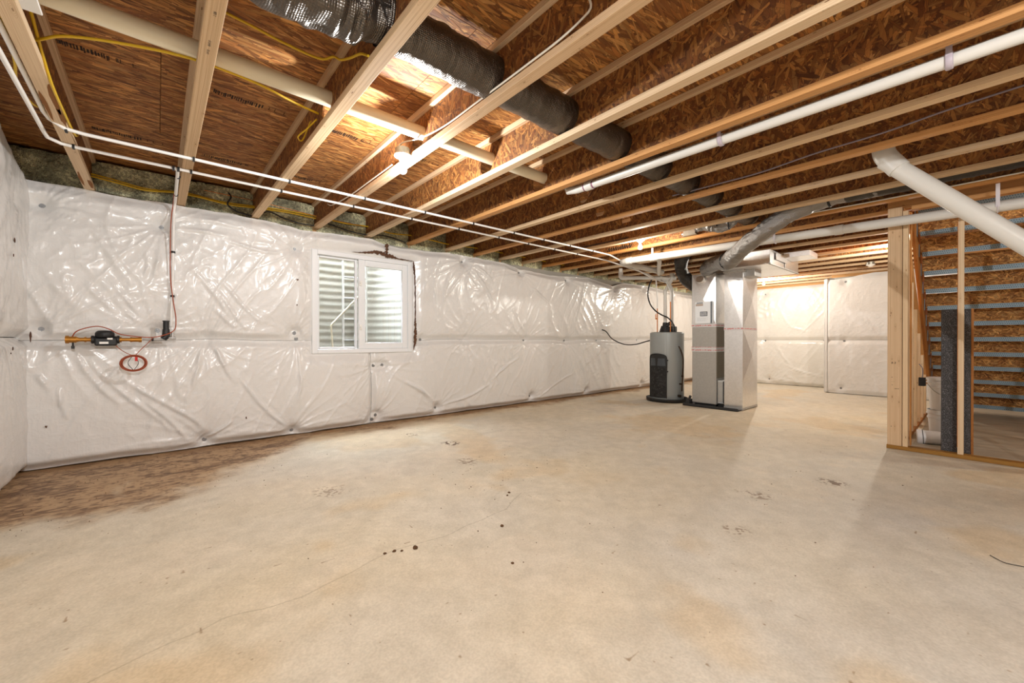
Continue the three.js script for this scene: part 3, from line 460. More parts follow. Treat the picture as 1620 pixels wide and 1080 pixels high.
{ // corrugated steel well outside the window
  const nphi = 64, ny = 300, Y0 = 0.6, Y1 = 2.80, cz = -1.96, pos = [], uv = [], idx = [];
  for (let i = 0; i <= nphi; i++) { const a = Math.PI * i / nphi, sgn = Math.cos(a), ex = Math.pow(Math.abs(Math.sin(a)), 0.62), ez = Math.sign(sgn) * Math.pow(Math.abs(sgn), 0.62);
    for (let j = 0; j <= ny; j++) { const y = lerp(Y0, Y1, j / ny), c = 0.003 * Math.sin(y / 0.1 * 2 * Math.PI); const rx = 0.92 + c, rz = 0.78 + c; pos.push(-5.36 - rx * ex, y, cz + rz * ez); uv.push(i * 0.04, y); } }
  for (let i = 0; i < nphi; i++) for (let j = 0; j < ny; j++) { const a = i * (ny + 1) + j, b = a + ny + 1; idx.push(a, b, b + 1, a, b + 1, a + 1); }
  const g = new THREE.BufferGeometry(); g.setAttribute('position', new THREE.Float32BufferAttribute(pos, 3)); g.setAttribute('uv', new THREE.Float32BufferAttribute(uv, 2)); g.setIndex(idx); g.computeVertexNormals();
  const rimG = tubeOn(new THREE.CatmullRomCurve3(Array.from({ length: 33 }, (_, k) => { const i = k * 2, a = Math.PI * i / nphi, s = Math.cos(a); return V(-5.36 - 0.93 * Math.pow(Math.abs(Math.sin(a)), 0.62), Y1, cz + 0.79 * Math.sign(s) * Math.pow(Math.abs(s), 0.62)); })), 0.014, 64, 8);
  const t = thing('window_well', 'ribbed galvanised window well seen through the panes', 'window well'); mesh('shell', g, M.corrugated, t); mesh('rim', rimG, M.galvDull, t);
  struct('ground', [plain([-7.2, 0.4, -3.4], [-5.36, 0.82, -0.6])], M.gravel);
  struct('ground', [plain([-9, 2.5, -6], [-6.32, 2.72, 3]), plain([-6.32, 2.5, -6], [-5.43, 2.72, -2.79]), plain([-6.32, 2.5, -1.13], [-5.43, 2.72, 3])], M.gravel);
  const l = thing('ladder', 'white escape ladder standing in the window well', 'ladder');
  for (const z of [-2.06, -2.40]) mesh('rail', bx([-6.17, 0.95, z - 0.012], [-6.13, 2.45, z + 0.012], 'y', 0.004), M.white, l);
  for (const y of [1.06, 1.37, 1.68, 1.99, 2.3]) mesh('rung', cyl([-6.15, y, -2.06], [-6.15, y, -2.40], 0.011, 10), M.galvDull, l);
  single('bent_pipe', pipe([[-5.85, 0.78, -1.83], [-5.86, 1.27, -1.80], [-5.9, 1.70, -2.2]], 0.012, 0.04, 40, 10), M.beige, 'cream bent pipe leaning inside the window well', 'pipe');
}
{ // torn insulation edges round the window: ragged ribbons along a path of [z, y, half width]
  const ragged = (P, X, seed, n = 70) => { const sh = new THREE.Shape(), A = [], B = []; for (let i = 0; i <= n; i++) { const t = i / n * (P.length - 1.0001), k = Math.floor(t), f = t - k, a = P[k], b = P[k + 1], dx = b[0] - a[0], dy = b[1] - a[1], L = Math.hypot(dx, dy), w = lerp(a[2], b[2], f), x = lerp(a[0], b[0], f), y = lerp(a[1], b[1], f), m = Math.min(1, 6 * Math.min(i, n - i) / n + 0.15); const wa = w * m * (0.35 + 1.3 * vnoise(i * 0.6, seed)), wb = w * m * (0.35 + 1.3 * vnoise(i * 0.6, seed + 5)); A.push([x - dy / L * wa, y + dx / L * wa]); B.push([x + dy / L * wb, y - dx / L * wb]); }
    [...A, ...B.reverse()].forEach(([x, y], i) => i ? sh.lineTo(-x, y) : sh.moveTo(-x, y)); sh.closePath();
    const g = new THREE.ExtrudeGeometry(sh, { depth: 0.012, bevelEnabled: false }), p = g.attributes.position; for (let i = 0; i < p.count; i++) { const u = p.getX(i), v = p.getY(i), d = p.getZ(i); p.setXYZ(i, X + d + 0.008 * (vnoise(u * 60, v * 60) - 0.5), v, -u); } g.computeVertexNormals(); return g; };
  const brown = mat({ map: dataTex(256, 256, (x, y) => { const k = 0.45 + 0.9 * vnoise(x * 0.2, y * 0.2) * vnoise(x * 0.07 + 9, y * 0.07) + 0.25 * vnoise(x * 0.6, y * 0.6); return [112 * k, 76 * k, 54 * k]; }, 0.12, 0.12, true), roughness: 0.95 }), tan = mat({ map: brown.map, color: 0xffe6cc, roughness: 0.95 });
  single('torn_insulation', ragged([[-2.592, 2.115, 0.016], [-2.60, 2.04, 0.010], [-2.615, 1.9, 0.006], [-2.618, 1.6, 0.005], [-2.618, 1.35, 0.006], [-2.62, 1.2, 0.014], [-2.618, 1.05, 0.017], [-2.595, 0.935, 0.012]], -5.002, 3, 110), brown, 'brown torn insulation edge down the right jamb of the window', 'insulation');
  single('torn_insulation', ragged([[-1.78, 2.128, 0.004], [-1.9, 2.135, 0.007], [-2.0, 2.15, 0.012], [-2.07, 2.17, 0.02], [-2.14, 2.16, 0.022], [-2.22, 2.14, 0.024], [-2.29, 2.135, 0.018], [-2.36, 2.122, 0.006], [-2.5, 2.118, 0.004], [-2.585, 2.116, 0.008]], -4.998, 11, 110), brown, 'brown torn insulation edge along the head of the window', 'insulation');
  single('torn_insulation', ragged([[-2.205, 2.15, 0.016], [-2.212, 2.20, 0.015], [-2.21, 2.25, 0.016], [-2.218, 2.29, 0.022]], -4.985, 21, 40), brown, 'brown rip in the poly rising above the window head', 'insulation');
  const tears = (parentName, label, list, place) => { const t = thing(parentName, label, 'insulation'); for (const [a, b, r, k] of list) { const q = rng(k), sh = new THREE.Shape(); for (let i = 0; i < 9; i++) { const th = i / 9 * 2 * Math.PI, R = r * (0.5 + 0.9 * q()); i ? sh.lineTo(R * Math.cos(th), R * Math.sin(th) * 1.4) : sh.moveTo(R, 0); } const g = new THREE.ExtrudeGeometry(sh, { depth: 0.004, bevelEnabled: false }); place(g, a, b); mesh('flake', g, k % 2 ? brown : tan, t); } };
  tears('torn_flakes', 'small brown tears in the poly between the water meter and the window', [[-1.17, 1.73, 0.013, 3], [-1.165, 1.45, 0.006, 5], [-0.69, 0.26, 0.008, 7], [0.68, 0.36, 0.007, 9]], (g, z, y) => { g.rotateY(Math.PI / 2); g.translate(-4.965, y, z); });
  tears('torn_flakes', 'small brown tears in the poly on the near side wall', [[-4.51, 1.77, 0.014, 3], [-4.48, 1.66, 0.006, 6], [-4.985, 1.10, 0.03, 4], [-4.45, 1.0, 0.009, 11], [-4.40, 0.97, 0.006, 13]], (g, x, y) => { g.translate(x, y, 0.762); });
}

// ---------------------------------------------------------------- lights
function lampholder(name, label, x, z, lit, boxY = 2.375, cd = 60, tint = BULB_TINT) { // ceiling box, porcelain holder and bare bulb
  const t = thing(name, label, 'lamp', [x, 0, z]);
  const oct = new THREE.CylinderGeometry(0.052, 0.052, 0.042, 8); oct.rotateY(Math.PI / 8); oct.translate(0, boxY + 0.002, 0);
  mesh('junction_box', boxUV(oct, 'y'), M.steelBox, t);
  mesh('holder', new THREE.LatheGeometry([[0, -0.02], [0.058, -0.02], [0.060, -0.026], [0.056, -0.032], [0.034, -0.042], [0.028, -0.052], [0.024, -0.058], [0, -0.058]].map(([a, b]) => new THREE.Vector2(a, b)), 36).translate(0, boxY, 0), M.porcelain, t);
  if (!lit) return t;
  const prof = [[0.0001, -0.155], [0.012, -0.1535], [0.022, -0.148], [0.029, -0.138], [0.031, -0.125], [0.0295, -0.112], [0.024, -0.097], [0.017, -0.083], [0.0145, -0.07], [0.0135, -0.056], [0.0001, -0.055]];
  mesh('bulb', new THREE.LatheGeometry(prof.map(([a, b]) => new THREE.Vector2(a, b)), 28).translate(0, boxY, 0), M.bulb, t);
  const p = new THREE.PointLight(new THREE.Color().setRGB(...tint), cd, 0, 2); p.position.set(0, boxY - 0.122, 0); p.castShadow = true; p.shadow.radius = 1.4; p.shadow.bias = -0.0005; p.name = 'lamp_light'; t.add(p);
  return t;
}
lampholder('bulb_lamp', 'nearest bare lit bulb in a porcelain holder, above and right of the window', -2.68, -1.308, true, 2.385, 32);
lampholder('bulb_lamp', 'bare lit bulb under the joists near the grey water tank', -2.93, -4.765, true, 2.395, 16, [1, 0.93, 0.82]);
lampholder('bulb_lamp', 'bare lit bulb at the far end, right of the metal ducts', -3.02, -9.665, true, 2.37, 44, [1, 0.93, 0.82]);
lampholder('empty_lampholder', 'white porcelain lampholder without a bulb, beside the wooden post at the back', -1.22, -9.005, false, 2.345);
lampholder('bulb_lamp', 'added fill bulb out of view to the right, near the camera', 1.5, -0.090, true, 2.395, 118);  // added out of view to even out the light on floor and walls
lampholder('bulb_lamp', 'added unseen fill bulb behind the wooden corner post', -0.72, -7.5355, true, 2.395, 34, [1, 0.93, 0.82]);  // added where the post hides it, to brighten the jutting back wall
lampholder('bulb_lamp', 'added fill bulb out of view to the right, behind the stairs', 1.3, -5.673, true, 2.395, 18, [1, 0.93, 0.82]);  // added out of view as weak fill for the stair underside

// ---------------------------------------------------------------- ducts in the joists
{ const g = foilTube(new THREE.LineCurve3(V(DUCT[0], DUCT[1], -0.76), V(DUCT[0], DUCT[1], -5.36)), (t) => DUCT[2] - 0.004 - 0.002 * Math.sin(t * 180), 420, 48, 0.006, 34, 3);
  const t = thing('insulated_duct', 'straight dark foil-wrapped duct passing through the joist webs', 'duct'); mesh('jacket', g, M.foil, t);
  mesh('seam_tape', [bx([DUCT[0] + 0.03, DUCT[1] - DUCT[2] + 0.001, -5.3], [DUCT[0] + 0.031, DUCT[1] - DUCT[2] + 0.003, -5.29], 'z', 0)], M.foil, t); }
{ const t = thing('insulated_duct', 'fat crinkled foil duct section at the top edge, left of the straight duct', 'duct');
  mesh('jacket', foilTube([[-1.76, 2.5, 0.75], [-1.76, 2.5, 0.45], [-1.76, 2.49, 0.1], [-1.75, 2.475, -0.2], [-1.76, 2.475, -0.5], [-1.77, 2.495, -0.68], [-1.77, 2.5, -0.77]], (u) => { const z = lerp(0.75, -0.77, u); const j = Math.min(...JZ.slice(0, 3).map((q) => Math.abs(z - q))); return lerp(0.104, 0.137, sstep(0.04, 0.14, j)); }, 200, 56, 0.022, 22, 8), M.foil, t);
  mesh('strap', new THREE.TorusGeometry(0.122, 0.006, 8, 40).translate(-1.77, 2.49, -0.66), M.black, t); }
{ const t = thing('insulated_duct', 'dark flexible duct from the furnace top into a joist bay, crossing the white drain pipe', 'duct');
  mesh('jacket', foilTube([[-2.86, 2.135, -6.72], [-2.83, 2.17, -6.5], [-2.4, 2.13, -5.85], [-2.06, 2.055, -5.38], [-1.78, 2.12, -5.04], [-1.55, 2.235, -4.94], [-1.32, 2.36, -4.93], [-1.02, 2.455, -4.93], [-0.6, 2.475, -4.93]], 0.094, 260, 40, 0.014, 20, 5), M.foilBright, t);
  mesh('jacket', foilTube([[-0.85, 2.475, -4.93], [0.4, 2.48, -4.93], [1.8, 2.47, -4.93], [3.3, 2.48, -4.93]], 0.11, 160, 36, 0.009, 20, 15), M.foilDark, t);
  mesh('tie_band', [new THREE.TorusGeometry(0.103, 0.007, 8, 32).rotateY(0.95).translate(-2.12, 2.065, -5.46), new THREE.TorusGeometry(0.1, 0.012, 8, 32).rotateY(Math.PI / 2).translate(-0.97, 2.462, -4.93)], M.black, t); }
{ const t = thing('insulated_duct', 'gathered foil duct elbow above the furnace, tied with black straps', 'duct');
  mesh('jacket', foilTube([[-1.77, 2.5, -4.76], [-1.84, 2.46, -4.92], [-1.98, 2.4, -4.97], [-2.12, 2.43, -4.95], [-2.26, 2.48, -4.93]], 0.085, 90, 32, 0.022, 24, 21), M.foilBright, t);
  for (const [x, z] of [[-1.90, -4.95], [-2.03, -4.965]]) mesh('strap', new THREE.TorusGeometry(0.094, 0.008, 8, 32).rotateY(Math.PI / 2 + 0.2).translate(x, 2.43, z), M.black, t); }
{ const t = thing('insulated_duct', 'dark curved duct hanging at the left of the furnace top', 'duct');
  mesh('jacket', foilTube([[-3.11, 1.98, -6.9], [-3.2, 1.99, -6.88], [-3.3, 2.1, -6.8], [-3.3, 2.25, -6.62], [-3.2, 2.4, -6.45], [-3.05, 2.5, -6.39], [-2.85, 2.51, -6.39]], 0.1, 120, 36, 0.012, 20, 33), M.foilDark, t); }

{ const t = thing('junction_box', 'small galvanised box on the joist beside the gathered foil elbow', 'junction box'); mesh('box', bx([-2.52, 2.40, -5.16], [-2.36, 2.46, -5.10], 'x', 0.006), M.steelBox, t); mesh('cover', bx([-2.53, 2.392, -5.165], [-2.35, 2.40, -5.09], 'x', 0.002), M.steelBox, t); for (const x of [-2.55, -2.33]) mesh('connector', cyl([x, 2.43, -5.13], [x + (x < -2.5 ? 0.03 : -0.03), 2.43, -5.13], 0.014, 12), M.galvDull, t); }

// ---------------------------------------------------------------- pipes
const ring = (x, y, z, r, L, ax) => cyl(ax === 'x' ? [x - L / 2, y, z] : [x, y, z - L / 2], ax === 'x' ? [x + L / 2, y, z] : [x, y, z + L / 2], r, 22);
{ const t = thing('drain_pipe', 'cream plastic pipe threaded through round holes in the joist webs', 'pipe'); mesh('run', cyl([DRAIN[0], DRAIN[1], 0.75], [DRAIN[0], DRAIN[1], -2.592], DRAIN[2], 28), M.beige, t); }
{ const t = thing('drain_pipe', 'white pipe strapped below a joist, running to the upper right corner', 'pipe'), z = -2.735, r = 0.031;
  const y = (x) => 2.357 - 0.009 * (x + 2.4);
  mesh('run', pipe([[-2.42, 2.56, z], [-2.42, y(-2.42), z], [0.6, y(0.6), z], [3.4, y(3.4), z]], r, 0.09, 60, 18), M.pvc, t);
  mesh('coupling', ring(-2.16, y(-2.16), z, r + 0.006, 0.07, 'x'), M.pvc, t); mesh('purple_primer', [ring(-2.115, y(-2.115), z, r + 0.0015, 0.012, 'x'), ring(-2.205, y(-2.205), z, r + 0.0015, 0.01, 'x')], mat({ color: 0x8a5a72, roughness: 0.5 }), t);
  for (const x of [-1.10, -0.10, 1.0]) mesh('pipe_hanger', [new THREE.TorusGeometry(r + 0.004, 0.0045, 8, 28).rotateY(Math.PI / 2).scale(3, 1, 1).translate(x, y(x), z).translate(-2 * 0, 0, 0), bx([x - 0.011, y(x), z + r + 0.002], [x + 0.011, 2.44, z + r + 0.006], 'y', 0)].map((g, k) => k ? g : g.translate(0, 0, 0)), mat({ color: 0xb9aeb8, roughness: 0.5 }), t); }
{ const t = thing('drain_pipe', 'thick white pipe slanting down from the joists at the upper right', 'pipe'), z = -3.96, r = 0.056;
  mesh('run', pipe([[-0.46, 2.352, z], [0.21, 1.60, z], [1.25, 0.44, z], [1.25, 0.0, z]], r, 0.14, 60, 28), M.pvc, t);
  mesh('elbow', tubeOn(pipePath([[-0.47, 2.5, z], [-0.47, 2.40, z], [-0.385, 2.268, z]], 0.09), r + 0.008, 24, 28), M.pvc, t);
  mesh('riser', cyl([-0.47, 2.42, z], [-0.47, SUB, z], r, 28), M.pvc, t); }
{ const t = thing('drain_pipe', 'long white drain pipe hung below the joists, passing in front of the wooden post', 'pipe'), z = -5.27, r = 0.045, y = (x) => 2.166 - 0.0195 * (x - 0.2);
  mesh('run', pipe([[-3.58, y(-3.58) - 0.02, -6.5], [-3.58, y(-3.58), z], [3.3, y(3.3), z]], r, 0.11, 80, 22), M.pvc, t);
  mesh('coupling', [ring(-3.42, y(-3.42), z, r + 0.006, 0.08, 'x'), ring(-3.02, y(-3.02), z, r + 0.006, 0.11, 'x')], M.pvc, t);
  mesh('coupling', ring(-0.96, y(-0.96), z, r + 0.005, 0.07, 'x'), M.pvc, t);
  mesh('branch', pipe([[-3.02, y(-3.02), z], [-3.05, y(-3.02) - 0.02, z - 0.2], [-3.3, 2.2, -5.9], [-3.55, 2.17, -6.35]], 0.03, 0.09, 40, 16), M.pvc, t);
  for (const x of [-3.02, -1.53, 0.085, 1.6]) mesh('pipe_hanger', [bx([x - 0.012, y(x) - 0.01, z + r + 0.002], [x + 0.012, 2.349, z + r + 0.006], 'y', 0), new THREE.TorusGeometry(r + 0.004, 0.0045, 8, 28, Math.PI).rotateZ(Math.PI).rotateY(Math.PI / 2).translate(x, y(x), z)], mat({ color: 0xdcd6dc, roughness: 0.5 }), t); }
{ const t = thing('vent_pipe', 'short white vent pipe with an elbow, left of the tank risers under the joists', 'pipe'); mesh('run', pipe([[-4.3, 2.36, -6.35], [-4.3, 2.19, -6.35], [-3.62, 2.14, -6.62], [-3.55, 2.12, -6.68]], 0.034, 0.09, 50, 16), M.pvc, t); mesh('elbow', tubeOn(pipePath([[-4.3, 2.29, -6.35], [-4.3, 2.19, -6.35], [-4.2, 2.182, -6.388]], 0.07), 0.04, 20, 16), M.pvc, t); }
{ // supply lines, one clip per joist
  const t = thing('supply_line', 'white plastic supply line nearer the window wall, clipped below the joists', 'pipe'), x = -3.94, y = JB - 0.012;
  mesh('run', pipe([[-1.2, y + 0.004, 0.530], [-3.88, y, 0.523], [x, y, 0.46], [x, y, -5.4], [-3.78, 2.2, -6.4], [-3.72, 2.1, -6.72]], 0.0108, 0.05, 120, 10), M.pex, t);
  for (const z of JZ.slice(0, 10)) mesh('clip', [bx([x - 0.016, y - 0.014, z - FW + 0.004], [x + 0.016, y + 0.012, z - FW + 0.017], 'y', 0.002)], M.black, t);
  mesh('drop', pipe([[x, y - 0.002, -0.09], [x, y - 0.004, -0.118], [-4.90, y - 0.01, -0.126], [-4.945, 2.27, -0.118], [-4.945, 1.6, -0.108], [-4.94, 1.19, -0.095]], 0.0115, 0.05, 90, 10), M.pex, t);
  mesh('clip', [bx([x - 0.015, y - 0.017, -0.128], [x + 0.02, y + 0.012, -0.113], 'y', 0.002), bx([x - 0.015, y - 0.017, -0.100], [x + 0.02, y + 0.012, -0.086], 'y', 0.002)], M.black, t);
  for (const p of [[-4.12, y - 0.004, -0.126, 1], [-4.62, y - 0.008, -0.126, 1], [-4.945, 1.88, -0.113], [-4.945, 1.47, -0.107]]) mesh('clip', p[3] ? ring(p[0], p[1], p[2], 0.0145, 0.014, 'x') : cyl([p[0], p[1] - 0.009, p[2]], [p[0], p[1] + 0.009, p[2]], 0.016, 12), M.black, t);
}
{ const t = thing('supply_line', 'white plastic supply line farther from the window wall, clipped below the joists', 'pipe'), x = -3.655, y = JB - 0.012;
  mesh('run', pipe([[-1.2, y + 0.03, 0.492], [-3.6, y + 0.03, 0.49], [x, y, 0.42], [x, y, -5.12], [x + 0.02, 2.1, -6.3], [-3.6, 2.06, -6.68]], 0.0108, 0.05, 120, 10), M.pex, t);
  for (const z of JZ.slice(0, 10)) mesh('clip', [bx([x - 0.016, y - 0.014, z - FW + 0.004], [x + 0.016, y + 0.012, z - FW + 0.017], 'y', 0.002)], M.black, t); }

// ---------------------------------------------------------------- cables
single('cable', wire([[-5.06, 2.5, 0.43], [-5.055, 2.485, 0.3], [-5.05, 2.455, 0.08], [-5.05, 2.475, -0.12], [-5.05, 2.485, -0.2], [-5.045, 2.46, -0.5], [-5.045, 2.475, -0.78], [-5.045, 2.49, -1.0], [-5.04, 2.49, -1.4], [-5.04, 2.47, -1.7], [-5.04, 2.48, -2.0], [-5.04, 2.45, -2.3], [-5.04, 2.47, -2.6], [-5.04, 2.44, -3.2], [-5.04, 2.46, -3.7], [-5.04, 2.45, -4.7], [-5.04, 2.44, -5.7]], 0.0075, 160), M.yellow, 'yellow cable sagging along the rim above the window wall, upper strand', 'cable', 'yellow house cables');
single('cable', wire([[-5.05, 2.478, 0.43], [-5.04, 2.455, 0.25], [-5.035, 2.435, 0.08], [-5.035, 2.462, -0.12], [-5.035, 2.462, -0.3], [-5.03, 2.44, -0.55], [-5.03, 2.455, -0.78], [-5.03, 2.47, -1.1], [-5.03, 2.46, -1.38]], 0.0075, 90), M.yellow, 'shorter yellow cable sagging along the rim above the window wall, lower strand', 'cable', 'yellow house cables');
single('cable', wire([[-2.86, 2.41, 0.475], [-2.8, 2.42, 0.40], [-2.73, 2.43, 0.33], [-2.66, 2.432, 0.22], [-2.585, 2.44, 0.02], [-2.555, 2.443, -0.1], [-2.55, 2.445, -0.2], [-2.58, 2.45, -0.42], [-2.68, 2.47, -0.62], [-2.75, 2.49, -0.77]], 0.0065, 80), M.yellow, 'yellow cable looping over the cream pipe between the first joists', 'cable', 'yellow house cables');
single('cable', wire([[-2.62, 2.5, 0.41], [-3.0, 2.36, 0.40], [-3.4, 2.352, 0.398], [-3.9, 2.40, 0.40], [-4.1, 2.5, 0.41]], 0.0065, 60), M.yellow, 'yellow cable looping beside the first joist at the upper left', 'cable', 'yellow house cables');
single('cable', wire([[-2.5, 2.40, 0.478], [-2.95, 2.37, 0.50], [-3.25, 2.36, 0.535], [-3.5, 2.38, 0.50], [-3.52, 2.42, 0.47]], 0.006, 60), M.yellow, 'yellow cable loop outside the first joist beside the white lines', 'cable', 'yellow house cables');
single('cable', wire([[-2.33, 2.6, -0.2], [-2.35, 2.6, -0.35], [-2.36, 2.59, -0.5], [-2.35, 2.585, -0.68], [-2.3, 2.59, -0.72], [-2.24, 2.55, -0.735], [-2.12, 2.5, -0.745], [-1.98, 2.45, -0.75], [-1.9, 2.4, -0.755]], 0.0065, 80), M.yellow, 'yellow cable crossing the bay under the fat foil duct', 'cable', 'yellow house cables');
single('cable', wire([[-2.75, 2.45, -0.76], [-2.85, 2.42, -0.73], [-2.95, 2.395, -0.70], [-3.0, 2.40, -0.735], [-2.9, 2.5, -0.765]], 0.005, 50), M.yellow, 'small yellow cable loop at the web hole of the third joist', 'cable', 'yellow house cables');
single('cable', wire([[-5.03, 2.56, -0.55], [-5.02, 2.52, -0.57], [-5.02, 2.44, -0.54], [-5.02, 2.39, -0.6], [-5.02, 2.365, -0.72], [-5.03, 2.37, -0.79], [-5.03, 2.44, -0.9], [-5.03, 2.40, -1.05], [-5.03, 2.37, -1.25], [-5.03, 2.38, -1.4]], 0.0075, 70), M.blackCable, 'black cable looping on the rim batts between second and fourth joists', 'cable');
single('cable', wire([[-5.03, 2.43, -1.5], [-5.02, 2.38, -1.75], [-5.02, 2.37, -1.95], [-5.03, 2.4, -2.2], [-5.03, 2.36, -2.5]], 0.0075, 50), M.blackCable, 'black cable drooping on the rim batts above the window', 'cable');
single('cable', wire([[-4.6, 2.52, -1.38], [-4.4, 2.45, -1.355], [-3.9, 2.405, -1.352], [-3.3, 2.398, -1.352], [-2.95, 2.396, -1.352]], 0.005, 60), M.whiteCable, 'white cable along the joist to the left of the nearest bulb', 'cable');
single('cable', wire([[-2.70, 2.41, -1.30], [-2.72, 2.44, -1.30], [-2.69, 2.455, -1.31], [-2.6, 2.45, -1.34], [-2.48, 2.43, -1.352], [-2.2, 2.395, -1.352], [-1.8, 2.394, -1.354], [-1.45, 2.394, -1.354], [-1.22, 2.40, -1.356], [-1.12, 2.43, -1.37], [-1.08, 2.45, -1.375], [-1.09, 2.50, -1.38], [-1.12, 2.54, -1.382]], 0.005, 110), M.whiteCable, 'white cable feeding the nearest bulb, rising to the upper right', 'cable');
single('cable', wire([[-1.9, 2.41, -3.64], [-1.5, 2.40, -3.63], [-1.16, 2.395, -3.625], [-0.8, 2.42, -3.62], [-0.42, 2.43, -3.62], [-0.13, 2.46, -3.63], [0.3, 2.49, -3.66]], 0.006, 70), M.greyCable, 'grey cable drooping along the amber joist left of the slanting pipe', 'cable');
single('cable', wire([[-4.1, 2.40, -4.62], [-3.6, 2.40, -4.63], [-3.2, 2.40, -4.635], [-3.0, 2.42, -4.70], [-2.95, 2.43, -4.76]], 0.006, 50), M.blackCable, 'dark cable running along the joist to the second bulb', 'cable');
single('cable', wire([[-1.2, 2.37, -5.08], [-0.6, 2.368, -5.1], [0.2, 2.37, -5.1], [1.6, 2.37, -5.1]], 0.006, 40), M.whiteCable, 'white cable lying along the flange beneath the dark bay duct', 'cable');
single('cable', wire([[-4.96, 1.27, -6.68], [-4.9, 1.24, -6.72], [-4.86, 1.1, -6.86], [-4.8, 1.02, -7.0], [-4.65, 0.975, -7.02], [-4.4, 0.98, -7.0], [-4.1, 1.04, -6.9], [-3.9, 1.08, -6.84]], 0.011, 80), M.blackCable, 'dark power cable hanging from the insulated wall to the grey tank', 'cable');
single('white_strip', bx([-2.43, JB - 0.014, 0.338], [-2.15, JB - 0.003, 0.392], 'z', 0.003), M.white, 'white plastic sheet scrap under the first joist at the top left corner', 'plastic sheet');

// ---------------------------------------------------------------- water meter on the wall
{ const t = thing('water_meter', 'black water meter on a brass fitting line, held off the white insulation', 'water meter', [-4.86, 1.065, 0.33]);
  const rod = (z0, z1, r0, r1 = r0, seg = 18) => cyl([0, 0, z0], [0, 0, z1], r0, seg, r1);
  mesh('brass_fitting', [rod(0.215, 0.17, 0.026), rod(0.17, 0.155, 0.022, 0.017), rod(0.155, 0.085, 0.016), rod(0.232, 0.212, 0.032, 0.032, 6), rod(0.125, 0.113, 0.022, 0.022, 6), rod(0.09, 0.072, 0.024, 0.024, 6)], M.brass, t);
  mesh('brass_fitting', [rod(-0.08, -0.098, 0.024, 0.024, 6), rod(-0.09, -0.15, 0.015), rod(-0.15, -0.165, 0.022, 0.022, 6), rod(-0.165, -0.205, 0.02), rod(-0.205, -0.226, 0.024, 0.024, 6)], M.brass, t);
  mesh('valve_handle', [cyl([0, -0.02, 0.19], [0, -0.066, 0.19], 0.006, 10), bx([-0.006, -0.075, 0.18], [0.006, -0.05, 0.2], 'y', 0.003)], M.black, t);
  mesh('body', [rod(0.08, -0.085, 0.03), bx([-0.045, -0.052, -0.07], [0.045, 0.015, 0.065], 'y', 0.012), rod(0.085, 0.07, 0.034), rod(-0.07, -0.085, 0.034)], M.black, t);
  mesh('register', new THREE.LatheGeometry([[0, 0], [0.052, 0], [0.06, 0.01], [0.06, 0.036], [0.054, 0.05], [0.04, 0.06], [0, 0.063]].map(([a, b]) => new THREE.Vector2(a, b)), 32).translate(0, 0.016, 0.005), M.black, t);
  mesh('tag', [bx([0.046, -0.036, -0.02], [0.048, -0.018, 0.035], 'y', 0.0005), bx([0.046, 0.0, -0.045], [0.048, 0.014, -0.012], 'y', 0.0005)], M.white, t);
  const p = thing('pressure_regulator', 'black pressure regulator standing at the foot of the white drop line', 'valve', [-4.88, 1.08, -0.06]);
  mesh('body', [cyl([0, 0.02, 0], [0, 0.08, 0], 0.03, 20, 0.026), cyl([0, 0.08, 0], [0, 0.155, 0], 0.022, 20), cyl([0, 0.15, 0], [0, 0.158, 0], 0.026, 20), cyl([0, -0.01, 0.02], [0, 0.03, -0.01], 0.026, 16)], M.black, p);
  mesh('elbow', [cyl([0, 0, -0.02], [0, 0, -0.07], 0.013, 14), cyl([0, -0.008, -0.045], [0, 0.05, -0.045], 0.012, 14), cyl([0, -0.014, -0.01], [0, -0.014, 0.16], 0.009, 12)], M.galvDull, p);
  mesh('union', [cyl([0, -0.014, 0.1], [0, -0.014, 0.085], 0.014, 6)], M.black, p); }
{ const zc = 0.155, yc = 0.862, X = -4.80, r = rng(12), loops = [];
  for (let k = 0; k < 9; k++) { const rr = 0.066 + 0.022 * r(), dx = (r() - 0.5) * 0.022; loops.push(tubeOn(new THREE.CatmullRomCurve3(Array.from({ length: 20 }, (_, i) => { const a = i / 20 * 2 * Math.PI; return V(X + dx + 0.006 * Math.sin(a * 2 + k), yc + rr * 0.86 * Math.sin(a), zc + rr * 1.06 * Math.cos(a)); }), true), 0.0028, 48, 6, false)); }
  const t = thing('wire_coil', 'coiled red-brown wire hanging in a V below the water meter', 'wire coil'); mesh('coil', loops, M.copperWire, t);
  mesh('inner_turns', [wire([[X, yc + 0.06, zc + 0.01], [X + 0.01, yc, zc + 0.035], [X, yc - 0.055, zc + 0.005]], 0.0022, 24), wire([[X, yc + 0.06, zc - 0.01], [X - 0.01, yc, zc - 0.03], [X, yc - 0.055, zc - 0.005]], 0.0022, 24)], M.blackCable, t);
  mesh('lead', wire([[-4.86, 1.075, 0.30], [-4.82, 1.0, 0.255], [-4.80, 0.95, 0.20], [X, yc + 0.068, zc + 0.01]], 0.0028, 40), M.copperWire, t);
  mesh('lead', wire([[-4.86, 1.08, 0.03], [-4.83, 1.02, 0.075], [-4.81, 0.97, 0.115], [X, yc + 0.068, zc - 0.012]], 0.0028, 40), M.copperWire, t);
  mesh('red_tag', bx([X + 0.012, yc + 0.018, zc - 0.026], [X + 0.015, yc + 0.055, zc - 0.008], 'y', 0.0005), M.redTag, t); }
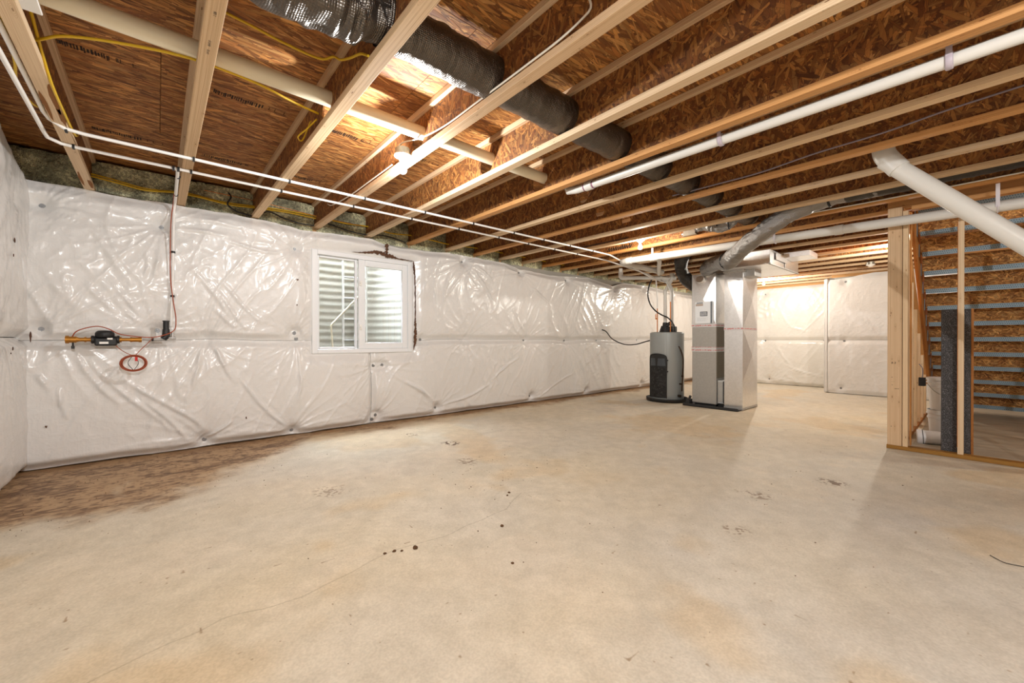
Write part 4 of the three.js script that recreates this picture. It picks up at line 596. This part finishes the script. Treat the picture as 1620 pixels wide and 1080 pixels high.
single('ground_wire', wire([[-4.86, 1.085, 0.525], [-4.84, 1.13, 0.50], [-4.83, 1.165, 0.43], [-4.82, 1.175, 0.37], [-4.83, 1.155, 0.31], [-4.83, 1.115, 0.25], [-4.84, 1.095, 0.16], [-4.84, 1.085, 0.05], [-4.85, 1.10, -0.03], [-4.86, 1.15, -0.115], [-4.9, 1.25, -0.13], [-4.925, 1.4, -0.115], [-4.925, 1.6, -0.095], [-4.92, 1.9, -0.092], [-4.92, 2.2, -0.1], [-4.91, 2.31, -0.112], [-4.6, 2.325, -0.112]], 0.0042, 160), M.copperWire, 'copper-red ground wire arching over the meter and up the drop line', 'wire');
single('ground_wire', wire([[-5.02, 2.535, -0.35], [-5.02, 2.53, -0.6], [-5.02, 2.52, -0.9], [-5.02, 2.5, -1.2], [-5.02, 2.48, -1.5], [-5.02, 2.47, -1.9]], 0.0035, 60), M.copper, 'thin bare copper wire along the rim batts above the yellow cables', 'wire');

// ---------------------------------------------------------------- water tank
{ const cx = -3.635, cz = -6.77, R = 0.282, t = thing('water_heater', 'grey cylindrical water tank with an arched black grille panel', 'water heater', [cx, 0, cz]);
  mesh('tank', new THREE.LatheGeometry([[0, 0.05], [R, 0.05], [R, 1.175], [R - 0.004, 1.19], [R - 0.02, 1.2], [0, 1.205]].map(([a, b]) => new THREE.Vector2(a, b)), 64), M.tank, t);
  mesh('seam', bx([-0.004, 0.06, 0], [0.004, 1.19, 0.003], 'y', 0.001).translate(0, 0, R - 0.001).applyMatrix4(new THREE.Matrix4().makeRotationY(0.4)), mat({ color: 0xb4b8b8, roughness: 0.4 }), t);
  mesh('drain_pan', new THREE.LatheGeometry([[0, 0.012], [R + 0.05, 0.012], [R + 0.056, 0.062], [R + 0.064, 0.062], [R + 0.06, 0.004], [0, 0]].map(([a, b]) => new THREE.Vector2(a, b)), 64), M.charcoal, t);
  // arched panel wrapped on the front left of the tank: angle range about the direction towards the camera
  const front = Math.atan2(3.635, 6.77), a0 = front - 1.2, a1 = front - 0.02;
  const wrap = (f, n, m, r) => { const pos = [], uv = [], idx = []; for (let i = 0; i <= n; i++) { const u = i / n, a = lerp(a0, a1, u), top = f(u); for (let j = 0; j <= m; j++) { const y = lerp(top[0], top[1], j / m); pos.push((R + r) * Math.sin(a), y, (R + r) * Math.cos(a)); uv.push(u * 0.3, y); } } for (let i = 0; i < n; i++) for (let j = 0; j < m; j++) { const a = i * (m + 1) + j, b = a + m + 1; idx.push(a, b, b + 1, a, b + 1, a + 1); } const g = new THREE.BufferGeometry(); g.setAttribute('position', new THREE.Float32BufferAttribute(pos, 3)); g.setAttribute('uv', new THREE.Float32BufferAttribute(uv, 2)); g.setIndex(idx); g.computeVertexNormals(); return g; };
  const arch = (u) => 0.77 + 0.055 * Math.sqrt(Math.max(0, 1 - (2 * u - 1) ** 2));
  const hatch = mesh('panel', wrap((u) => [0.075, arch(u)], 24, 4, 0.006), M.black, t);
  mesh('filter_grille', wrap((u) => [0.09, 0.6], 20, 20, 0.012), mat({ map: dataTex(256, 256, (x, y) => { const k = 22 + 60 * (vnoise(x * 0.25, y * 0.25) > 0.62 ? 1 : 0) * vnoise(x * 0.05, y * 0.05); return [k, k, k]; }, 0.3, 0.3, true), roughness: 0.8 }), hatch);
  for (const [u0, u1] of [[0.08, 0.42], [0.58, 0.92]]) { const s0 = a0, s1 = a1; const g = wrap((u) => (u >= u0 && u <= u1 ? [0.62, 0.75] : [0.62, 0.6205]), 24, 2, 0.011); mesh('viewing_pane', g, mat({ color: 0x3c434a, roughness: 0.3 }), hatch); }
  const rim = []; for (let i = 0; i <= 20; i++) { const u = i / 20, a = lerp(a0, a1, u); rim.push([(R + 0.01) * Math.sin(a), arch(u), (R + 0.01) * Math.cos(a)]); }
  const e = (a, y) => [(R + 0.01) * Math.sin(a), y, (R + 0.01) * Math.cos(a)];
  mesh('panel_frame', [wire([e(a0, 0.075), e(a0, 0.4), ...rim, e(a1, 0.4), e(a1, 0.075)], 0.009, 90), wire([e(a0, 0.61), e((a0 + a1) / 2, 0.61), e(a1, 0.61)], 0.006, 20)], M.black, hatch);
  for (const y of [0.72, 0.53]) mesh('knob', cyl(e(a1 + 0.06, y), [(R + 0.03) * Math.sin(a1 + 0.06), y, (R + 0.03) * Math.cos(a1 + 0.06)], 0.012, 12), M.black, t);
  mesh('blower', [cyl([0.0, 1.2, 0.02], [0.0, 1.29, 0.02], 0.085, 20), cyl([-0.02, 1.27, 0.02], [-0.02, 1.37, 0.02], 0.05, 18, 0.04), bx([0.03, 1.2, -0.06], [0.16, 1.3, 0.1], 'y', 0.012), cyl([0.02, 1.3, 0.08], [0.1, 1.36, 0.06], 0.03, 14), cyl([-0.09, 1.2, 0.06], [-0.06, 1.31, 0.04], 0.02, 12)], M.black, t);
  mesh('vent_stack', pipe([[-0.02, 1.34, 0.02], [-0.02, 1.92, 0.02], [0.06, 2.03, 0.04], [0.13, 2.13, 0.06], [0.13, 2.2, 0.06]], 0.03, 0.05, 60, 16), M.pvc, t);
  mesh('vent_stack', pipe([[0.09, 1.30, 0.0], [0.09, 1.5, 0.0], [0.09, 1.95, 0.0], [0.05, 2.08, 0.08], [-0.02, 2.16, 0.2]], 0.03, 0.05, 60, 16), M.pvc, t);
  for (const g of [cyl([-0.02, 1.86, 0.02], [-0.02, 1.94, 0.02], 0.036, 16), cyl([0.13, 2.12, 0.06], [0.13, 2.21, 0.06], 0.04, 16), cyl([0.03, 2.14, 0.09], [0.17, 2.14, 0.0], 0.045, 16)]) mesh('vent_collar', g, M.pvc, t);
  mesh('copper_riser', [cyl([-0.13, 1.2, 0.09], [-0.13, 1.62, 0.09], 0.009, 12), cyl([-0.155, 1.44, 0.10], [-0.13, 1.44, 0.09], 0.012, 10), cyl([-0.155, 1.43, 0.10], [-0.155, 1.52, 0.10], 0.009, 10)], M.copper, t);
  mesh('copper_riser', [cyl([0.13, 1.2, 0.12], [0.13, 1.72, 0.12], 0.0095, 12)], M.copper, t);
  mesh('supply_riser', pipe([[-0.13, 1.62, 0.09], [-0.13, 1.8, 0.09], [-0.14, 2.12, 0.12]], 0.011, 0.05, 30, 10), M.pex, t);
  mesh('supply_riser', pipe([[0.13, 1.72, 0.12], [0.13, 1.9, 0.12], [0.04, 2.07, 0.1]], 0.011, 0.05, 30, 10), M.pex, t);
  mesh('hose', wire([[-0.2, 2.2, 0.1], [-0.28, 2.05, 0.1], [-0.31, 1.88, 0.1], [-0.26, 1.7, 0.1], [-0.16, 1.58, 0.1], [-0.03, 1.5, 0.12], [0.1, 1.44, 0.14], [0.19, 1.32, 0.12], [0.2, 1.2, 0.1]], 0.012, 80), M.black, t);
  mesh('drain_tube', [wire([[0.27, 0.96, 0.1], [0.30, 0.90, 0.1], [0.34, 0.78, 0.1], [0.34, 0.5, 0.1], [0.325, 0.2, 0.1]], 0.011, 50), cyl([0.335, 0.44, 0.1], [0.335, 0.47, 0.1], 0.018, 10), cyl([0.28, 0.32, 0.1], [0.335, 0.32, 0.1], 0.012, 10), cyl([0.27, 0.12, 0.12], [0.32, 0.12, 0.12], 0.02, 10)], M.copper.clone(), t); t.children[t.children.length - 1].material.color.set(0x3a2c22); }

// ---------------------------------------------------------------- furnace, plenum and sheet-metal ducts
// a sheet-metal panel on a box face, cross-broken: its centre stands proud so that the four triangles catch light differently
function crossBreak(a, b, c, d, proud) { // corners in order, counter-clockwise seen from outside
  const P = [a, b, c, d].map((p) => V(...p)), n = P[1].clone().sub(P[0]).cross(P[3].clone().sub(P[0])).normalize(), m = P[0].clone().add(P[1]).add(P[2]).add(P[3]).multiplyScalar(0.25).addScaledVector(n, proud);
  const pos = []; for (let i = 0; i < 4; i++) { const p = P[i], q = P[(i + 1) % 4]; pos.push(p.x, p.y, p.z, q.x, q.y, q.z, m.x, m.y, m.z); }
  const g = new THREE.BufferGeometry(); g.setAttribute('position', new THREE.Float32BufferAttribute(pos, 3)); g.computeVertexNormals(); g.setAttribute('uv', new THREE.Float32BufferAttribute(new Float32Array(24), 2)); return boxUV(g, 'y');
}
const tapeCanvas = canvas(512, 32); { const g = tapeCanvas.getContext('2d'), r = rng(6); g.fillStyle = '#d9d9da'; g.fillRect(0, 0, 512, 32); g.fillStyle = '#c23a34'; for (let x = 4; x < 508;) { const w = 3 + r() * 5; g.fillRect(x, 9 + 3 * r(), w, 9 + 4 * r()); x += w + (r() < 0.15 ? 16 : 2 + r() * 3); } }
M.tape = mat({ map: tex(tapeCanvas, 0.5, 0.05, true), metalness: 0.4, roughness: 0.45 });
const band = (x0, x1, y, z0, z1, h = 0.045) => { const e = 0.003, g = merge([new THREE.BoxGeometry(x1 - x0 + 2 * e, h, 0.002).translate((x0 + x1) / 2, y, z1 + e), new THREE.BoxGeometry(0.002, h, z1 - z0 + 2 * e).translate(x1 + e, y, (z0 + z1) / 2), new THREE.BoxGeometry(0.002, h, z1 - z0 + 2 * e).translate(x0 - e, y, (z0 + z1) / 2)]); const p = g.attributes.position, uv = g.attributes.uv; for (let i = 0; i < p.count; i++) uv.setXY(i, p.getX(i) - p.getZ(i), p.getY(i) - y + h / 2); return g; };
const FZ = -6.60, FB = -7.22, AX0 = -3.105, AX1 = -2.725, BX0 = -2.61, BX1 = -2.348;
{ const t = thing('drain_pan', 'black drip pan on the floor under the furnace', 'drip pan', [0, 0, 0]);
  mesh('tray', [bx([-3.20, 0.0, FB - 0.06], [-2.36, 0.012, -6.47], 'x', 0.003), bx([-3.20, 0.0, -6.482], [-2.36, 0.042, -6.47], 'x', 0.003), bx([-3.20, 0.0, FB - 0.06], [-3.188, 0.042, -6.47], 'z', 0.003)], M.charcoal, t);
  mesh('pump', [bx([-3.185, 0.012, -6.66], [-3.12, 0.10, -6.54], 'x', 0.012), cyl([-3.15, 0.1, -6.6], [-3.13, 0.15, -6.6], 0.02, 12)], M.charcoal, t);
  for (const [a, b] of [[[-3.08, 0.012, -6.7], [-2.75, 0.05, -6.64]], [[-3.08, 0.012, -7.15], [-2.75, 0.05, -7.1]], [[-2.72, 0.012, -6.9], [-2.62, 0.07, -6.66]]]) mesh('block', bx(a, b, 'x', 0.004), M.black, t); }
{ const t = thing('furnace', 'grey furnace cabinet with two bands of red-printed foil tape', 'furnace');
  mesh('cabinet', bx([AX0, 0.05, FB], [AX1, 1.29, FZ], 'y', 0.008), M.cabinet, t);
  mesh('front_panel', [bx([AX0 + 0.01, 0.06, FZ - 0.004], [AX1 - 0.01, 0.885, FZ + 0.004], 'y', 0.004), bx([AX0 + 0.01, 0.945, FZ - 0.004], [AX1 - 0.01, 1.27, FZ + 0.004], 'y', 0.004)], M.cabinet, t);
  mesh('side_panel', bx([AX1 - 0.002, 0.46, FB + 0.03], [AX1 + 0.003, 1.27, FZ - 0.02], 'y', 0.002), mat({ map: spangle, color: 0x8d8574, metalness: 0.5, roughness: 0.5 }), t);
  mesh('tape_band', band(AX0, AX1, 0.915, FB + 0.05, FZ + 0.003, 0.075), M.tape, t);
  mesh('tape_band', band(AX0, AX1, 1.300, FB + 0.05, FZ + 0.003, 0.06), M.tape, t); }
{ const t = thing('supply_plenum', 'shiny galvanised plenum on top of the furnace with a white notice on its front', 'plenum'), y0 = 1.305, y1 = 2.12;
  mesh('body', [bx([AX0 + 0.004, y0, FB + 0.004], [AX1 - 0.004, y1, FZ - 0.004], 'y', 0.003)], M.galv, t);
  mesh('front_sheet', [crossBreak([AX0, y0, FZ], [AX1, y0, FZ], [AX1, y1, FZ], [AX0, y1, FZ], 0.028)], M.galv, t);
  mesh('side_sheet', [crossBreak([AX1, y0, FZ], [AX1, y0, FB], [AX1, y1, FB], [AX1, y1, FZ], 0.03)], M.galv, t);
  mesh('corner_edge', [bx([AX1 - 0.006, y0, FZ - 0.006], [AX1 + 0.003, y1, FZ + 0.003], 'y', 0.001), bx([AX0 - 0.003, y0, FZ - 0.006], [AX0 + 0.006, y1, FZ + 0.003], 'y', 0.001)], M.galvDull, t);
  const nc = canvas(256, 256), g = nc.getContext('2d'), r = rng(8); g.fillStyle = '#eef2f6'; g.fillRect(0, 0, 256, 256); g.fillStyle = '#8b9098'; g.fillRect(20, 6, 90, 14); g.fillStyle = '#b8a79a'; g.fillRect(8, 22, 104, 26); g.fillStyle = '#4a5058'; g.fillRect(70, 116, 104, 54); g.fillStyle = '#e9edf2'; for (let y = 124; y < 164; y += 14) for (let x = 78; x < 166;) { const w = 5 + r() * 12; g.fillRect(x, y, Math.min(w, 166 - x), 9); x += w + 4; } g.fillStyle = '#555c64'; g.fillRect(216, 0, 26, 256); g.fillStyle = '#8f979f'; for (let y = 4; y < 250; y += 9) g.fillRect(220, y, 18 * (0.5 + 0.5 * r()), 4); g.fillStyle = '#c8ced4'; for (let y = 188; y < 232; y += 9) g.fillRect(26, y, 120 + 40 * r(), 3);
  const nt = new THREE.CanvasTexture(nc); nt.colorSpace = THREE.SRGBColorSpace; nt.magFilter = THREE.LinearFilter;
  const ng = new THREE.BoxGeometry(0.285, 0.345, 0.004).translate(-2.90, 1.50, FZ + 0.024); mesh('notice_sheet', ng, mat({ map: nt, roughness: 0.6 }), t);
  mesh('collar', [cyl([-2.90, y1 - 0.02, FZ - 0.12], [-2.86, y1 + 0.05, FZ + 0.0], 0.1, 28), new THREE.TorusGeometry(0.1, 0.006, 8, 32).rotateX(0.5).translate(-2.87, y1 + 0.03, FZ - 0.03)], M.galv, t);
  mesh('takeoff', [cyl([-2.95, 2.02, FZ], [-2.95, 2.04, FZ + 0.07], 0.062, 24), new THREE.TorusGeometry(0.063, 0.005, 8, 28).translate(-2.95, 2.035, FZ + 0.055)], M.brass.clone(), t); t.children[t.children.length - 1].material = M.galv; }
{ const t = thing('return_duct', 'tall galvanised return duct standing right of the furnace', 'duct'), y0 = 0.03, yt = 1.235, y1 = 2.09;
  mesh('body', [bx([BX0 + 0.003, y0, FB + 0.003], [BX1 - 0.003, y1, FZ - 0.023], 'y', 0.003)], M.galv, t);
  mesh('front_sheet', [crossBreak([BX0, y0, FZ - 0.02], [BX1, y0, FZ - 0.02], [BX1, yt, FZ - 0.02], [BX0, yt, FZ - 0.02], 0.004), crossBreak([BX0, yt, FZ - 0.02], [BX1, yt, FZ - 0.02], [BX1, y1, FZ - 0.02], [BX0, y1, FZ - 0.02], 0.006)], M.galv, t);
  mesh('side_sheet', [crossBreak([BX1, yt, FZ - 0.02], [BX1, yt, FB], [BX1, y1, FB], [BX1, y1, FZ - 0.02], 0.03), crossBreak([BX1, 0.42, FZ - 0.02], [BX1, 0.42, FB], [BX1, yt, FB], [BX1, yt, FZ - 0.02], 0.03), crossBreak([BX1, y0, FZ - 0.02], [BX1, y0, FB], [BX1, 0.42, FB], [BX1, 0.42, FZ - 0.02], 0.004)], M.galv, t);
  mesh('flange', [bx([BX0 - 0.004, y0 - 0.02, FB - 0.004], [BX1 + 0.006, y0 + 0.012, FZ - 0.012], 'y', 0.003)], M.galvDull, t);
  mesh('tape_band', band(BX0, BX1, yt, FB + 0.02, FZ - 0.015, 0.048), M.tape, t);
  const f = thing('filter_box', 'white metal filter box in the gap between furnace and return duct', 'filter box'); mesh('box', [bx([AX1 + 0.006, 0.07, FB + 0.1], [BX0 - 0.01, 0.43, -6.64], 'y', 0.006)], mat({ map: spangle, color: 0xdfe3e4, metalness: 0.25, roughness: 0.45 }), f); mesh('door', bx([AX1 + 0.012, 0.09, -6.645], [BX0 - 0.03, 0.41, -6.632], 'y', 0.003), M.galvDull, f); mesh('door_rail', bx([BX0 - 0.024, 0.08, -6.645], [BX0 - 0.012, 0.42, -6.63], 'y', 0.002), M.charcoal, f); }
{ const t = thing('trunk_duct', 'wide rectangular galvanised trunk duct under the joists at the furnace', 'duct'), x0 = -3.05, x1 = -1.93, z1 = -6.42, z0 = -7.75, y0 = 2.125, y1 = 2.325;
  mesh('body', [bx([x0, y0, z0], [x1, y1, -6.95], 'x', 0.004), bx([-2.62, y0, -6.97], [x1, y1, z1], 'x', 0.004)], M.galv, t);
  mesh('end_sheet', [crossBreak([x1, y0, z1], [x1, y0, -7.05], [x1, y1, -7.05], [x1, y1, z1], 0.008), crossBreak([x1, y0, -7.07], [x1, y0, z0], [x1, y1, z0], [x1, y1, -7.07], 0.008)], M.galv, t);
  mesh('seam_cleat', [bx([x1 - 0.006, y0 - 0.004, -7.072], [x1 + 0.012, y1, -7.048], 'y', 0.002), bx([x1 - 0.02, y0 - 0.006, z0 - 0.004], [x1 + 0.008, y0 + 0.01, z1 + 0.004], 'z', 0.002)], M.galvDull, t);
  mesh('neck', [bx([-2.63, 2.09, -7.2], [BX1 + 0.02, 2.14, -6.6], 'x', 0.01), bx([BX1 - 0.02, 2.02, -7.0], [BX1 + 0.13, 2.13, -6.72], 'x', 0.008)], M.galvDull, t);
  const c = thing('duct_boot', 'open white-lined sheet-metal boot above the trunk duct end', 'duct'); mesh('box', [bx([-1.92, 2.27, -7.4], [-1.6, 2.345, -6.98], 'x', 0.004), bx([-1.915, 2.2, -7.1], [-1.9, 2.3, -6.6], 'z', 0.003)], M.galv, c); }

// ---------------------------------------------------------------- stud partition by the stairs
const PZ0 = -5.50, PZ1 = -5.412;
{ const t = thing('stud_partition', 'open pine stud partition in front of the stairs on a treated bottom plate', 'stud wall');
  mesh('bottom_plate', bx([-0.612, 0.001, PZ0], [2.6, 0.038, PZ1], 'x'), M.treated, t, 'yellow-green treated bottom plate');
  mesh('top_plate', bx([-0.44, 2.300, PZ0], [2.6, 2.338, PZ1], 'x'), M.amber[1], t);
  mesh('corner_post', bx([-0.607, 0.038, PZ0], [-0.503, 2.345, PZ1], 'y', 0.004), M.pine[1], t);
  mesh('stud', bx([-0.499, 0.038, PZ0], [-0.461, 2.30, PZ1], 'y'), M.pine[2], t);
  mesh('stud', bx([-0.141, 0.038, PZ0 + 0.002], [-0.103, 2.30, PZ1 - 0.002], 'y'), M.pine[0], t);
  for (const x of [0.30, 0.71, 1.12, 1.53, 1.94, 2.35]) mesh('stud', bx([x, 0.038, PZ0], [x + 0.038, 2.30, PZ1], 'y'), M.pine[1], t);
  for (const [x, y, w, h, text] of [[-0.555, 0.84, 0.05, 0.03, 'A 2'], [-0.553, 0.655, 0.06, 0.014, '·· ······'], [-0.565, 0.625, 0.022, 0.014, 'II'], [-0.535, 0.59, 0.04, 0.014, 'KD 19']]) { const g = new THREE.PlaneGeometry(w, h); g.translate(x, y, PZ1 + 0.0012); const o = mesh('ink_stamp', g, inkStamp('', text, w, h, 96), t); o.castShadow = false; }
  mesh('bark_edge', bx([-0.1435, 0.1, PZ1 - 0.012], [-0.139, 2.2, PZ1 - 0.0015], 'y', 0.001), mat({ color: 0xb0703c, roughness: 0.9 }), t);
  mesh('nail_holes', [[0.22, 0.25], [0.7, 0.3], [1.3, 0.15], [1.75, 0.4]].map(([y, f]) => new THREE.CircleGeometry(0.0035, 8).translate(-0.60 + 0.09 * f, y, PZ1 + 0.0008)), M.black, t);
}
{ const t = thing('stud_partition', 'pine stud knee wall running back from the post beneath the stair slope', 'stud wall'), x0 = -0.540, x1 = -0.502;
  const rake = (z) => lerp(2.33, 0.50, (-5.56 - z) / (8.25 - 5.56));
  mesh('bottom_plate', bx([x0 - 0.05, 0.001, -8.4], [x1, 0.038, -5.502], 'z'), M.darkwood, t);
  for (const [z, x] of [[-5.60, 0], [-5.66, 0], [-6.0, 1], [-6.41, 0], [-6.82, 2], [-7.23, 1], [-7.64, 0], [-8.05, 2]]) mesh('stud', bx([x0 - 0.05, 0.038, z - 0.019], [x1, rake(z) - 0.02, z + 0.019], 'y'), M.pine[x], t);
  const L = Math.hypot(2.75, 1.88), g = bx([x0 - 0.05, -0.05, -L / 2], [x1 + 0.006, 0.045, L / 2], 'z'); g.rotateX(-Math.atan2(1.84, 2.69)); g.translate(0, rake(-6.9), -6.9); mesh('rake_plate', g, M.amber[1], t);
  mesh('board', bx([-0.458, 0.038, -5.56], [-0.446, 2.3, -5.505], 'y'), M.amber[0], t);
  mesh('outlet_box', bx([-0.49, 0.52, -6.86], [-0.43, 0.62, -6.80], 'y', 0.006), M.black, t);
  mesh('outlet_cable', wire([[-0.46, 0.62, -6.83], [-0.455, 0.68, -6.82], [-0.46, 0.74, -6.8], [-0.485, 0.78, -6.8]], 0.005, 24), M.greyCable, t); }

// ---------------------------------------------------------------- stairs seen from beneath
{ const t = thing('staircase', 'rough staircase seen from below, boards on galvanised perforated brackets', 'staircase'), X0 = -0.455, X1 = 0.50, n = 13, y0 = 0.122, r = 0.19, z0 = -8.774, c = 0.228;
  const perf = canvas(256, 32), g = perf.getContext('2d'); g.fillStyle = '#b9c6cc'; g.fillRect(0, 0, 256, 32); g.fillStyle = '#566068'; for (let x = 4; x < 256; x += 16) { g.beginPath(); g.ellipse(x + 4, 9, 4, 2.4, 0.6, 0, 7); g.fill(); g.beginPath(); g.ellipse(x + 11, 22, 4, 2.4, -0.6, 0, 7); g.fill(); }
  const pm = mat({ map: tex(perf, 0.26, 0.05, true), metalness: 0.35, roughness: 0.5, color: 0xb6c6d0 });
  for (let k = 0; k < n; k++) {
    const y = y0 + r * k, z = z0 + c * k;
    mesh('riser', bx([X0, y - 0.005, z - 0.026], [X1, y + r - 0.01, z - 0.008], 'x', 0.001), M.riser, t);
    mesh('tread', bx([X0, y + 0.026, z - 0.03 - c], [X1, y + 0.052, z + 0.0], 'x', 0.003), M.riser, t);
    const s = new THREE.BoxGeometry(X1 - X0 - 0.03, 0.05, 0.003).translate((X0 + X1) / 2, y, z), p = s.attributes.position, uv = s.attributes.uv; for (let i = 0; i < p.count; i++) uv.setXY(i, p.getX(i), p.getY(i) - y + 0.025);
    const s2 = new THREE.BoxGeometry(X1 - X0 - 0.03, 0.003, 0.04).translate((X0 + X1) / 2, y + 0.0245, z - 0.02); mesh('tread_bracket', [s, s2], pm, t);
    for (const x of [X0 - 0.012, X1 + 0.004]) mesh('stringer_plate', bx([x, y - 0.02, z - 0.05], [x + 0.004, y + 0.12, z + 0.008], 'y', 0.001), M.bracket, t);
  }
  const L = Math.hypot((n - 1.7) * r, (n - 1.7) * c), ang = Math.atan2(r, c);
  for (const x of [X0 - 0.043, X1 + 0.012]) { const q = bx([x, -0.20, -L / 2], [x + 0.03, 0.26, L / 2], 'z'); q.rotateX(-ang); q.rotateX(0); q.translate(0, 0, 0); const m = mesh('stringer', q, M.darkwood, t); m.position.set(0, y0 + r * (n - 1) / 2 + 0.02, z0 + c * (n - 1) / 2 - 0.06); m.rotation.x = 0; m.scale.z = 1; }
}
// ---------------------------------------------------------------- panel, buckets
{ const t = thing('foam_panel', 'tall speckled charcoal panel standing behind the thin stud', 'panel'); mesh('sheet', bx([-0.248, 0.0015, -5.56], [-0.062, 1.345, -5.515], 'y', 0.006), M.foam, t); mesh('edge_strip', bx([-0.062, 0.0015, -5.558], [-0.046, 1.345, -5.517], 'y', 0.002), M.darkwood, t); }
function bucket(name, label, pos, rot, h, r0, r1, lid) {
  const t = thing(name, label, 'bucket', pos, undefined); t.rotation.set(...rot);
  mesh('body', new THREE.LatheGeometry([[0, 0.004], [r0 - 0.006, 0], [r0, 0.006], [lerp(r0, r1, 0.72), h * 0.72], [lerp(r0, r1, 0.72) + 0.008, h * 0.73], [lerp(r0, r1, 0.76) + 0.008, h * 0.77], [lerp(r0, r1, 0.76), h * 0.78], [lerp(r0, r1, 0.86), h * 0.86], [r1 + 0.008, h * 0.87], [r1 + 0.008, h * 0.9], [r1, h * 0.91], [r1, h], [r1 - 0.006, h], [r0 - 0.008, 0.01]].map(([a, b]) => new THREE.Vector2(a, b)), 40), M.bucket, t);
  if (lid) mesh('lid', new THREE.LatheGeometry([[0, h + 0.004], [r1 - 0.012, h + 0.006], [r1 + 0.006, h + 0.012], [r1 + 0.010, h - 0.012], [r1 + 0.004, h - 0.014]].map(([a, b]) => new THREE.Vector2(a, b)), 40), M.bucket, t);
  const arc = Array.from({ length: 13 }, (_, i) => { const a = Math.PI * i / 12; return [-(r1 + 0.012) * Math.cos(a), h * 0.85 - (h * 0.42) * Math.sin(a), (r1 + 0.012) * Math.sin(a) * 0.75]; });
  mesh('handle', wire(arc, 0.003, 40), M.galvDull, t);
  return t;
}
bucket('bucket', 'lower white bucket in the stack of two beside the charcoal panel', [-0.232, 0.001, -6.22], [0, -0.9, 0], 0.33, 0.128, 0.15, false);
bucket('bucket', 'upper white bucket with a lid, on top of the stack beside the charcoal panel', [-0.232, 0.325, -6.22], [0, 0.5, 0], 0.33, 0.128, 0.15, true);
{ const t = thing('tub', 'small white plastic tub lying on its side before the stacked buckets', 'tub', [-0.20, 0.076, -5.98]); t.rotation.set(0, 0.12, 0);
  const lay = (g) => g.rotateZ(Math.PI / 2 + 0.06);
  mesh('body', lay(new THREE.LatheGeometry([[0, 0], [0.058, 0], [0.07, 0.2], [0.075, 0.202], [0.075, 0.235], [0.068, 0.24], [0, 0.24]].map(([a, b]) => new THREE.Vector2(a, b)), 32)), M.bucket, t);
  mesh('print', lay(cyl([0, 0.03, 0], [0, 0.06, 0], 0.0625, 32, 0.0655, true)), mat({ color: 0xb8a49c, roughness: 0.5, side: THREE.DoubleSide }), t);
  mesh('red_mark', bx([-0.05, 0.02, 0.056], [-0.03, 0.045, 0.064], 'y', 0.001), M.redTag, t);
  mesh('lid_rim', lay(cyl([0, 0.195, 0], [0, 0.205, 0], 0.0725, 32)), M.charcoal, t); }

// ---------------------------------------------------------------- crumbs and scraps on the floor
function clod(s, seed) { const g = mergeVertices(new THREE.IcosahedronGeometry(s, 2)), p = g.attributes.position; for (let i = 0; i < p.count; i++) { const a = V(p.getX(i), p.getY(i), p.getZ(i)), k = 0.62 + 0.75 * vnoise(a.x / s * 1.3 + seed * 7.1 + 20, a.y / s * 1.3 + a.z / s * 1.7 + 30); p.setXYZ(i, a.x * k * 1.3, Math.max(-s * 0.4, a.y * k * 0.75), a.z * k); } g.computeVertexNormals(); g.translate(0, s * 0.4, 0); return g; }
[[-1.89, -0.99, 0.011, 'largest brown dirt clod on the floor in the middle foreground'], [-1.94, -0.85, 0.0065, 'leftmost brown crumb in the short row beside the largest clod'], [-1.93, -0.895, 0.0075, 'middle brown crumb in the short row beside the largest clod'], [-1.91, -0.925, 0.006, 'brown crumb of the short row nearest the largest clod'], [-2.15, -1.84, 0.008, 'dark crumb on the floor beyond the largest clod, upper of a pair'], [-2.12, -1.80, 0.006, 'dark crumb on the floor beyond the largest clod, lower of a pair'], [-1.79, -1.48, 0.008, 'lone dark crumb between the largest clod and the furnace'], [-1.46, -1.27, 0.006, 'small dark crumb right of the largest clod']].forEach(([x, z, s, label], i) => { const m = single('dirt_clod', clod(s, i), M.mud, label, 'dirt clod', 'brown dirt clods on the floor'); m.position.set(x, 0, z); m.rotation.y = i; });
{ const r = rng(77), G = []; for (let i = 0; i < 520; i++) { let x, z; const k = r(); if (k < 0.5) { z = 0.75 - r() * 1.7; x = -4.9 + Math.pow(r(), 1.2) * 1.5; } else if (k < 0.7) { x = -2.6 + (r() + r() - 1) * 0.6; z = -2.0 + (r() + r() - 1) * 0.9; } else { x = -4.6 + r() * 4.6; z = -0.4 - r() * 4.4; } const s = 0.0012 + 0.0034 * r() * r(); const g = new THREE.IcosahedronGeometry(s, 0); g.rotateY(r() * 6); g.scale(1.4, 0.7, 1); g.translate(x, s * 0.4, z); G.push(g); }
  const o = mesh('dirt_crumbs', G, M.mud); o.userData = { label: 'fine brown dirt crumbs scattered over the concrete floor', category: 'dirt', kind: 'stuff' }; }
single('wire_scrap', wire([[0.03, 0.003, -3.09], [0.05, 0.004, -3.06], [0.075, 0.006, -3.03], [0.12, 0.004, -3.045], [0.15, 0.003, -3.06]], 0.0018, 30), M.blackCable, 'thin dark wire scrap on the floor at the right edge', 'wire');

scene.traverse((o) => { if (o.isMesh) { o.castShadow = o.name !== 'bulb'; o.receiveShadow = true; } });
renderer.render(scene, camera);
